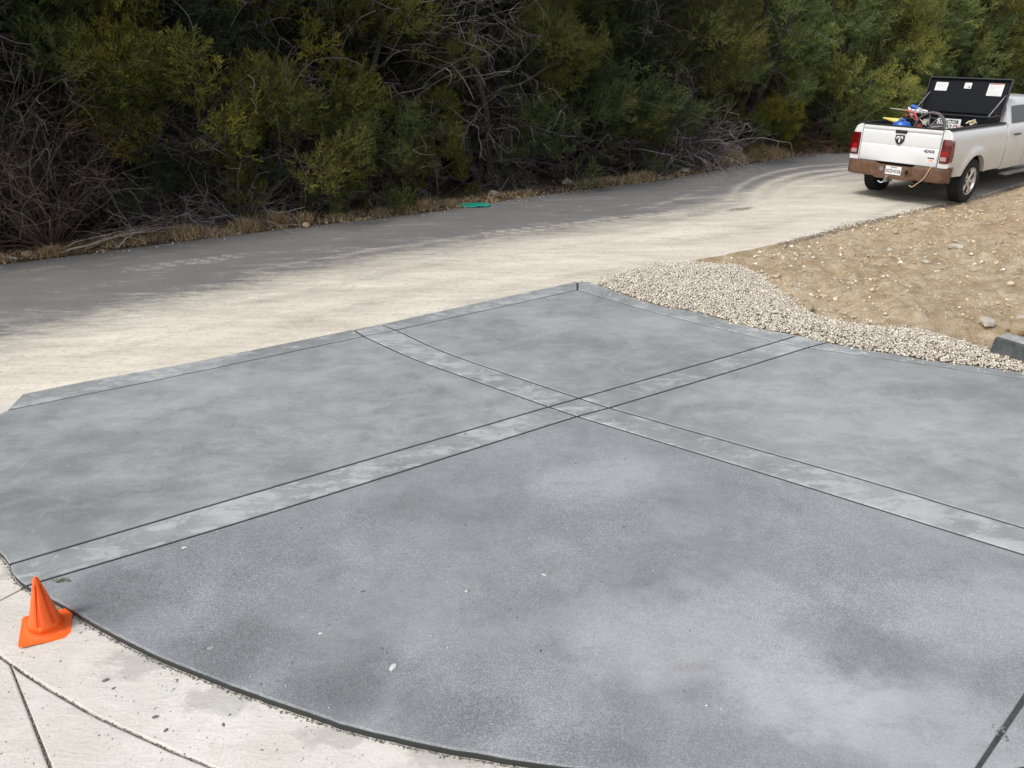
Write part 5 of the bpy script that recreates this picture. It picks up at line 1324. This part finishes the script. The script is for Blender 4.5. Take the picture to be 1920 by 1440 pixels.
def edge_at(X_):
    """far road edge point seen at photo column X_, and outward direction"""
    best = None
    for p, n in zip(EDGEc, En):
        v = M3.transposed() @ (p - Vector((0, 0, CAM_H))); 
        if v.z > -1: continue
        u = CX + F_PX * v.x / -v.z
        if best is None or abs(u - X_) < best[0]: best = (abs(u - X_), p, n)
    return best[1], best[2]
def ground_z(d): return float(wood_z(np.array(max(d, 0)), 0, 0)) - .02
def spot(X_, d):
    p, n = edge_at(X_); vd = Vector((p.x, p.y, 0)).normalized(); n = (n * .35 + vd * .65).normalized()      # straight back from the viewer keeps the column
    q = p + n * d; perp = d * .9; return Vector((q.x, q.y, ground_z(perp)))
def tree(kind, X_, d, s=1.0, label=None, tone=(1, 1, 1), group='junipers along the road', name='juniper_tree', cat='tree', rz=None, sz=None):
    q = spot(X_, d) if not isinstance(X_, Vector) else X_
    o = bpy.data.objects.new(name, None); o.empty_display_size = .2; col.objects.link(o)
    o.location = q; o.rotation_euler = (0, 0, rng.uniform(0, 2 * PI) if rz is None else rz); o.scale = (s, s, s * (sz or 1))
    for nm, me_ in zip(('trunk', 'crown', 'dead_twigs'), PROTO[kind]):
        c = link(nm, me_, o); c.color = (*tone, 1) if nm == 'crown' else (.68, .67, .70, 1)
    return tag(o, label, cat, group)
def bush(kind, X_, d, s, label, tone=(1, 1, 1), name='bare_shrub', z=0.0, sz=1.0, rz=None):
    q = spot(X_, d); o = link(name, BUSH[kind], None, (q.x, q.y, q.z + z)); o.scale = (s, s, s * sz); o.rotation_euler = (0, 0, rng.uniform(0, 6) if rz is None else rz); o.color = (*tone, 1)
    return tag(o, label, 'shrub', 'bare shrubs in the wood edge')
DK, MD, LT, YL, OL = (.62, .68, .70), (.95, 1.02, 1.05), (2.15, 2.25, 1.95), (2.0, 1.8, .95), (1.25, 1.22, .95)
FRONT = [
 ('oak', 30, 1.5, 1.0, 'grey-leaved oak at the top left corner above the brown vines', (1.3, 1.3, 1.3), 'oak_tree'),
 ('highB', 150, 1.6, .95, 'dark juniper with bare grey limbs right of the vine thicket, yellow tip at top', (.9, .9, .7), None),
 ('highA', 260, 2.4, 1.05, 'tall dark juniper behind the grey hanging twigs at left', DK, None),
 ('bushB', 255, .9, .85, 'low dark green juniper shrub behind the fallen branches at left', DK, 'juniper_shrub'),
 ('highC', 400, 1.7, 1.0, 'yellow-green juniper with sweeping bright limbs above the grey round bush', YL, None),
 ('highB', 500, 2.8, 1.1, 'shaded juniper with purple-grey dead limbs left of centre', DK, None),
 ('bushA', 560, 1.1, 1.15, 'broad olive juniper bush above the straw tufts left of centre', OL, 'juniper_shrub'),
 ('bushA', 490, 1.5, 1.0, 'dark juniper bush between the grey round bush and the broad olive one', MD, 'juniper_shrub'),
 ('highA', 650, 1.9, 1.08, 'big olive juniper with drooping crown at the top centre left', (1.6, 1.45, .8), None),
 ('youngB', 655, .75, 1.1, 'small feathery juniper sapling left of the arching young one', OL, 'juniper_shrub'),
 ('bushB', 720, .9, 1.15, 'young juniper with arching feathery tips beside the roadside straw', OL, 'juniper_shrub'),
 ('highC', 800, 2.6, .95, 'dark narrow juniper with deep shade under it at centre left', DK, None),
 ('youngA', 835, .9, 1.0, 'pointed young juniper spire left of the leaning dark trunk', (1.2, 1.2, .85), 'juniper_shrub'),
 ('bushB', 775, 1.0, .9, 'low green juniper just left of the pointed spire', MD, 'juniper_shrub'),
 ('fullB', 900, 2.9, 1.0, 'dense dark green juniper above the leaning trunk at centre', MD, None),
 ('highB', 945, 1.3, 1.0, 'juniper with thick black leaning trunk behind the turquoise plastic', (.8, .85, .75), None),
 ('bushB', 985, .8, .9, 'low dark juniper growing at the foot of the leaning black trunk', MD, 'juniper_shrub'),
 ('bushA', 1085, 1.3, 1.35, 'full green juniper reaching the ground right of the leaning trunk', MD, 'juniper_shrub'),
 ('highC', 1060, 2.5, 1.0, 'tall juniper with pale gap of sky in its twigs at top centre', DK, None),
 ('bushB', 1180, .8, 1.0, 'small dark green juniper shrub where the road edge straightens', MD, 'juniper_shrub'),
 ('fullC', 1175, 2.4, 1.15, 'rounded green juniper behind the small shrub right of centre', MD, None),
 ('highB', 1290, 2.0, 1.0, 'grey half-dead juniper with long drooping bare limbs', (.9, .95, .9), None),
 ('bushB', 1262, .8, 1.0, 'small low juniper left of the tall straw grass', MD, 'juniper_shrub'),
 ('fullB', 1400, 2.2, 1.0, 'bright green juniper behind the orange-tipped one', LT, None),
 ('bushA', 1440, 1.0, .95, 'orange-yellow tipped juniper bush beside the tall straw grass', (2.0, 1.5, .55), 'juniper_shrub'),
 ('fullA', 1530, 2.0, 1.1, 'full light green juniper left of the truck tailgate', LT, None),
 ('bushA', 1545, .8, .85, 'dark low juniper at the road bend left of the truck', MD, 'juniper_shrub'),
 ('fullC', 1620, 1.4, 1.15, 'bushy juniper directly behind the yellow cone in the truck', LT, None),
 ('fullB', 1660, 3.0, 1.15, 'tall light green juniper rising above the truck bed', LT, None),
 ('fullA', 1745, 2.2, 1.2, 'light green juniper behind the raised toolbox lid', LT, None),
 ('fullC', 1830, 1.6, 1.4, 'broad juniper right above the toolbox lid', (1.5, 1.45, 1.2), None),
 ('fullA', 1900, 3.0, 1.2, 'juniper with grey twigs above the truck cab at top right corner', MD, None),
]
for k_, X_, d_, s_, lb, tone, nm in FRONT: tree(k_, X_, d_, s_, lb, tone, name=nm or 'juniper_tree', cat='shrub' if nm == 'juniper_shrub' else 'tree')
BACKLAB = 'shaded juniper standing deep in the wood behind the roadside trees'
for row, (dd, st_) in enumerate(((4.0, 85), (6.8, 85), (9.8, 80), (13.5, 90))):
    X_ = -160 + row * 37
    while X_ < 2130:
        far_ = X_ > 1200
        kd = random.choice(['highA', 'highB', 'highC', 'fullB'] if not far_ else ['fullA', 'fullB', 'fullC', 'fullA']) if row < 2 else random.choice(['fullA', 'fullB', 'fullB'])
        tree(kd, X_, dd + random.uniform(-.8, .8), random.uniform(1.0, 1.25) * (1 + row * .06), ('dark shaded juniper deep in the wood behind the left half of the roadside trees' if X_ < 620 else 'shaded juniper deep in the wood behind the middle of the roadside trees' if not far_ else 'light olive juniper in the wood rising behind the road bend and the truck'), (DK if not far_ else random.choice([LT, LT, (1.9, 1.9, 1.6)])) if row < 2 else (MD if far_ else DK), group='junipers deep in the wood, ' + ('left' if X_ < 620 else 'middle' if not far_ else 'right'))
        X_ += st_ * random.uniform(.8, 1.2) * (.72 if far_ else 1)
for i, X_ in enumerate((-330, -250, -120, 2080, 2180, 2300)):
    tree('fullB', X_, 1.8 + (i % 2), 1.1, 'juniper at the wood edge just outside the picture', DK if X_ < 0 else LT, group='junipers beside the frame')
bush('vine', 25, .9, .95, 'brown tangle of vines hanging at the far left edge', name='vine_thicket')
bush('vine', 95, 1.3, 1.0, 'brown vine-covered thicket right of the far left tangle', (.8, .8, .8), 'vine_thicket')
bush('tall', 60, .5, .75, 'bent bare saplings in front of the brown vines at left', (1.5, 1.4, 1.3), 'bare_sapling')
bush('drape', 215, 1.9, .85, 'grey lichen-hung branches beside the yellow-tipped juniper', (.9, .9, .9))
bush('tall', 300, 1.9, .85, 'thin bare saplings right of the brown vine thicket', (.7, .7, .75), 'bare_sapling')
bush('bareA', 385, 1.2, .75, 'rounded ball of fine grey twigs raised above the ground', (1.2, 1.2, 1.2), z=1.25)
bush('bareB', 345, .75, .9, 'pale forked bare shrub above the roadside straw at left', (1.3, 1.3, 1.3))
bush('bareA', 440, .8, .95, 'grey arching bare shrub below the rounded twig ball', (1.2, 1.2, 1.25))
bush('bareA', 675, 1.3, .9, 'sparse grey twigs among the feathery saplings', (.8, .8, .8))
bush('bareB', 960, 1.0, .8, 'low grey twigs at the foot of the leaning black trunk', (.9, .9, .9))
bush('drape', 1110, 2.0, 1.0, 'grey twigs high in the trees right of centre', (1.0, 1.0, 1.05))
bush('drape', 1300, 1.5, 1.05, 'large drooping mass of grey bare branches right of centre', (1.15, 1.15, 1.2))
bush('bareB', 1330, 1.0, 1.3, 'low purple-grey twigs left of the tall straw grass', (1.0, .98, 1.05))
bush('bareA', 1235, 1.0, .9, 'small grey bare shrub in the verge under the drooping branches', (1.1, 1.1, 1.1))
bush('bareB', 1500, .9, 1.1, 'brown bare shrub at the road bend left of the truck', (.9, .7, .6))
bush('bareB', 1575, .7, .8, 'small reddish dead shrub beside the truck tail light', (1.2, .7, .5))

# leaning bare pole saplings with a vine at far left, and the fallen branches
mb = MB(); mb.tube([(0, 0, 0), (.10, .0, .5), (.28, 0, 1.0), (.42, .05, 1.6), (.46, .05, 2.3), (.6, .1, 3.0)], [.035, .032, .028, .024, .02, .012], 7); mb.tube([(.28, 0, 1.0), (.1, -.05, 1.5), (.05, 0, 2.0)], [.02, .014, .006], 6)
o = mb.build('leaning_stem', m_bark, smooth=True); q = spot(5, .55); o.location = q; tag(o, 'grey leaning stem curving up at the far left edge', 'sapling')
for i, (X_, d_, L_, a_, s_, lb) in enumerate([(110, .12, 2.0, 8, .014, 'longest bleached dead branch lying along the verge at left'), (150, .22, 1.7, 16, .012, 'upper bleached dead branch crossing the long one'), (205, .06, .9, 38, .011, 'short pale branch sloping down to the asphalt'),
        (130, .30, 1.3, -4, .009, 'thin dead branch at the back of the pile at left'), (235, .15, .7, 120, .008, 'forked dead stick at the right end of the branch pile')]):
    q = spot(X_, d_); mb = MB(); a = math.radians(a_) + ROAD_A; pts = []; k = 8
    for j in range(k + 1):
        t = j / k; pts.append((math.cos(a) * L_ * t, math.sin(a) * L_ * t, .05 + .16 * math.sin(t * PI * .9) + random.gauss(0, .012)))
    mb.tube(pts, [s_ * 1.3 * (1 - .6 * j / k) for j in range(k + 1)], 6)
    for j in (3, 5, 6):
        p = Vector(pts[j]); a2 = a + random.choice((-.6, .6)); mb.tube([p, p + Vector((math.cos(a2), math.sin(a2), .25)) * .2, p + Vector((math.cos(a2 + .2), math.sin(a2 + .2), .15)) * .42], [s_ * .6, s_ * .45, s_ * .2], 5)
    o = mb.build('fallen_branch', m_branch, smooth=True); o.location = q; tag(o, lb, 'branch', 'fallen branches on the verge')

# dry straw grass along the verge
def blades(B, h, lean, mat, name, w0=.004):
    n = len(B); a = rng.uniform(0, 2 * PI, n); dx, dy = np.cos(a), np.sin(a); px_, py_ = -dy, dx; w_ = w0 * rng.uniform(.7, 1.4, n)
    V = np.empty((n, 5, 3))
    for k, (t, ww) in enumerate(((0, 1), (.55, .75))):
        off = lean * t ** 1.8; z = h * t * (1 - .15 * lean / np.maximum(h, .01) * t)
        for s_, j in ((-1, 0), (1, 1)):
            V[:, 2 * k + j, 0] = B[:, 0] + dx * off + px_ * w_ * ww * s_; V[:, 2 * k + j, 1] = B[:, 1] + dy * off + py_ * w_ * ww * s_; V[:, 2 * k + j, 2] = B[:, 2] + z
    V[:, 4, 0] = B[:, 0] + dx * lean; V[:, 4, 1] = B[:, 1] + dy * lean; V[:, 4, 2] = B[:, 2] + h * (1 - .35 * np.clip(lean / np.maximum(h, .01), 0, 1.2))
    base = (np.arange(n) * 5)[:, None]; F_ = np.concatenate([base + np.array([0, 1, 3]), base + np.array([0, 3, 2]), base + np.array([2, 3, 4])])
    return np_mesh(name, V.reshape(-1, 3), F_, mat, np.repeat(rng.random(n), 5))
B_ = []; H_ = []; L_ = []
def tuft(q, n, spread, h, ln):
    for _ in range(n):
        r_ = abs(random.gauss(0, spread)); a = random.uniform(0, 2 * PI); B_.append((q.x + r_ * math.cos(a), q.y + r_ * math.sin(a), q.z)); H_.append(h * random.uniform(.4, 1.15)); L_.append(h * ln * random.uniform(.5, 1.8))
for i in range(3, len(EDGEc) - 10):
    for _ in range(11):
        a = EDGEc[i].lerp(EDGEc[i + 1], random.random()); dn_ = noise.noise(Vector((a.x * .8, a.y * .8, 2.2)))
        o_ = random.uniform(.02, .65); q = a + En[i] * o_; q.z = -.03 + .05 * min(o_ / .4, 1)
        tuft(q, int(max(5, 24 + 34 * dn_)), .08, .09 + .16 * max(0, dn_ + .3) * (1 if o_ > .1 else .5), 1.1)
for X_, d_, n_t, h_ in [(45, .2, 260, .22), (95, .25, 400, .30), (120, .3, 200, .25), (330, .3, 500, .34), (350, .35, 400, .34), (395, .2, 240, .22), (455, .3, 330, .42), (545, .35, 500, .46), (560, .3, 260, .36), (640, .3, 240, .22), (700, .3, 300, .24), (775, .3, 240, .28), (800, .3, 160, .4),
        (990, .3, 160, .2), (1100, .3, 160, .2), (1200, .25, 500, .32), (1225, .3, 500, .34)]:
    tuft(spot(X_, d_), n_t, .13, h_, .6)
for _ in range(34):
    tuft(spot(random.uniform(1375, 1475), random.uniform(.3, 1.1)), 90, .16, random.uniform(.35, .62), .45)
me = blades(np.array(B_), np.array(H_) * .8, np.array(L_), m_grass, 'dry_grass')
tag(link('dry_grass', me), 'dry straw grass fringe growing along the wooded side of the road', 'grass', kind='stuff')
# leaf litter
n = 7000; pts = np.empty((n, 3))
for i in range(n):
    j = random.uniform(4, len(EDGEc) - 12); a = EDGEc[int(j)]; o_ = abs(random.gauss(0, 1.1)) + .03; b = bl(En[int(j)], o_); q = a + b * o_ + ua * random.uniform(-.2, .2); pts[i] = (q.x, q.y, ground_z(o_) + .03 if o_ > .4 else .01)
V, F_, I = place_sprays([np.array([[(0, 0, 0), (.5, .3, .05), (1, 0, .1)], [(0, 0, 0), (1, 0, .1), (.5, -.3, .0)]])], pts, rng.normal(size=(n, 3)) * np.array([1, 1, .3]), rng.uniform(.03, .06, n))
tag(link('leaf_litter', np_mesh('leaf_litter', V, F_, m_litter, rng.random(n)[I])), 'brown dead leaves covering the ground under the trees', 'leaves', kind='stuff')
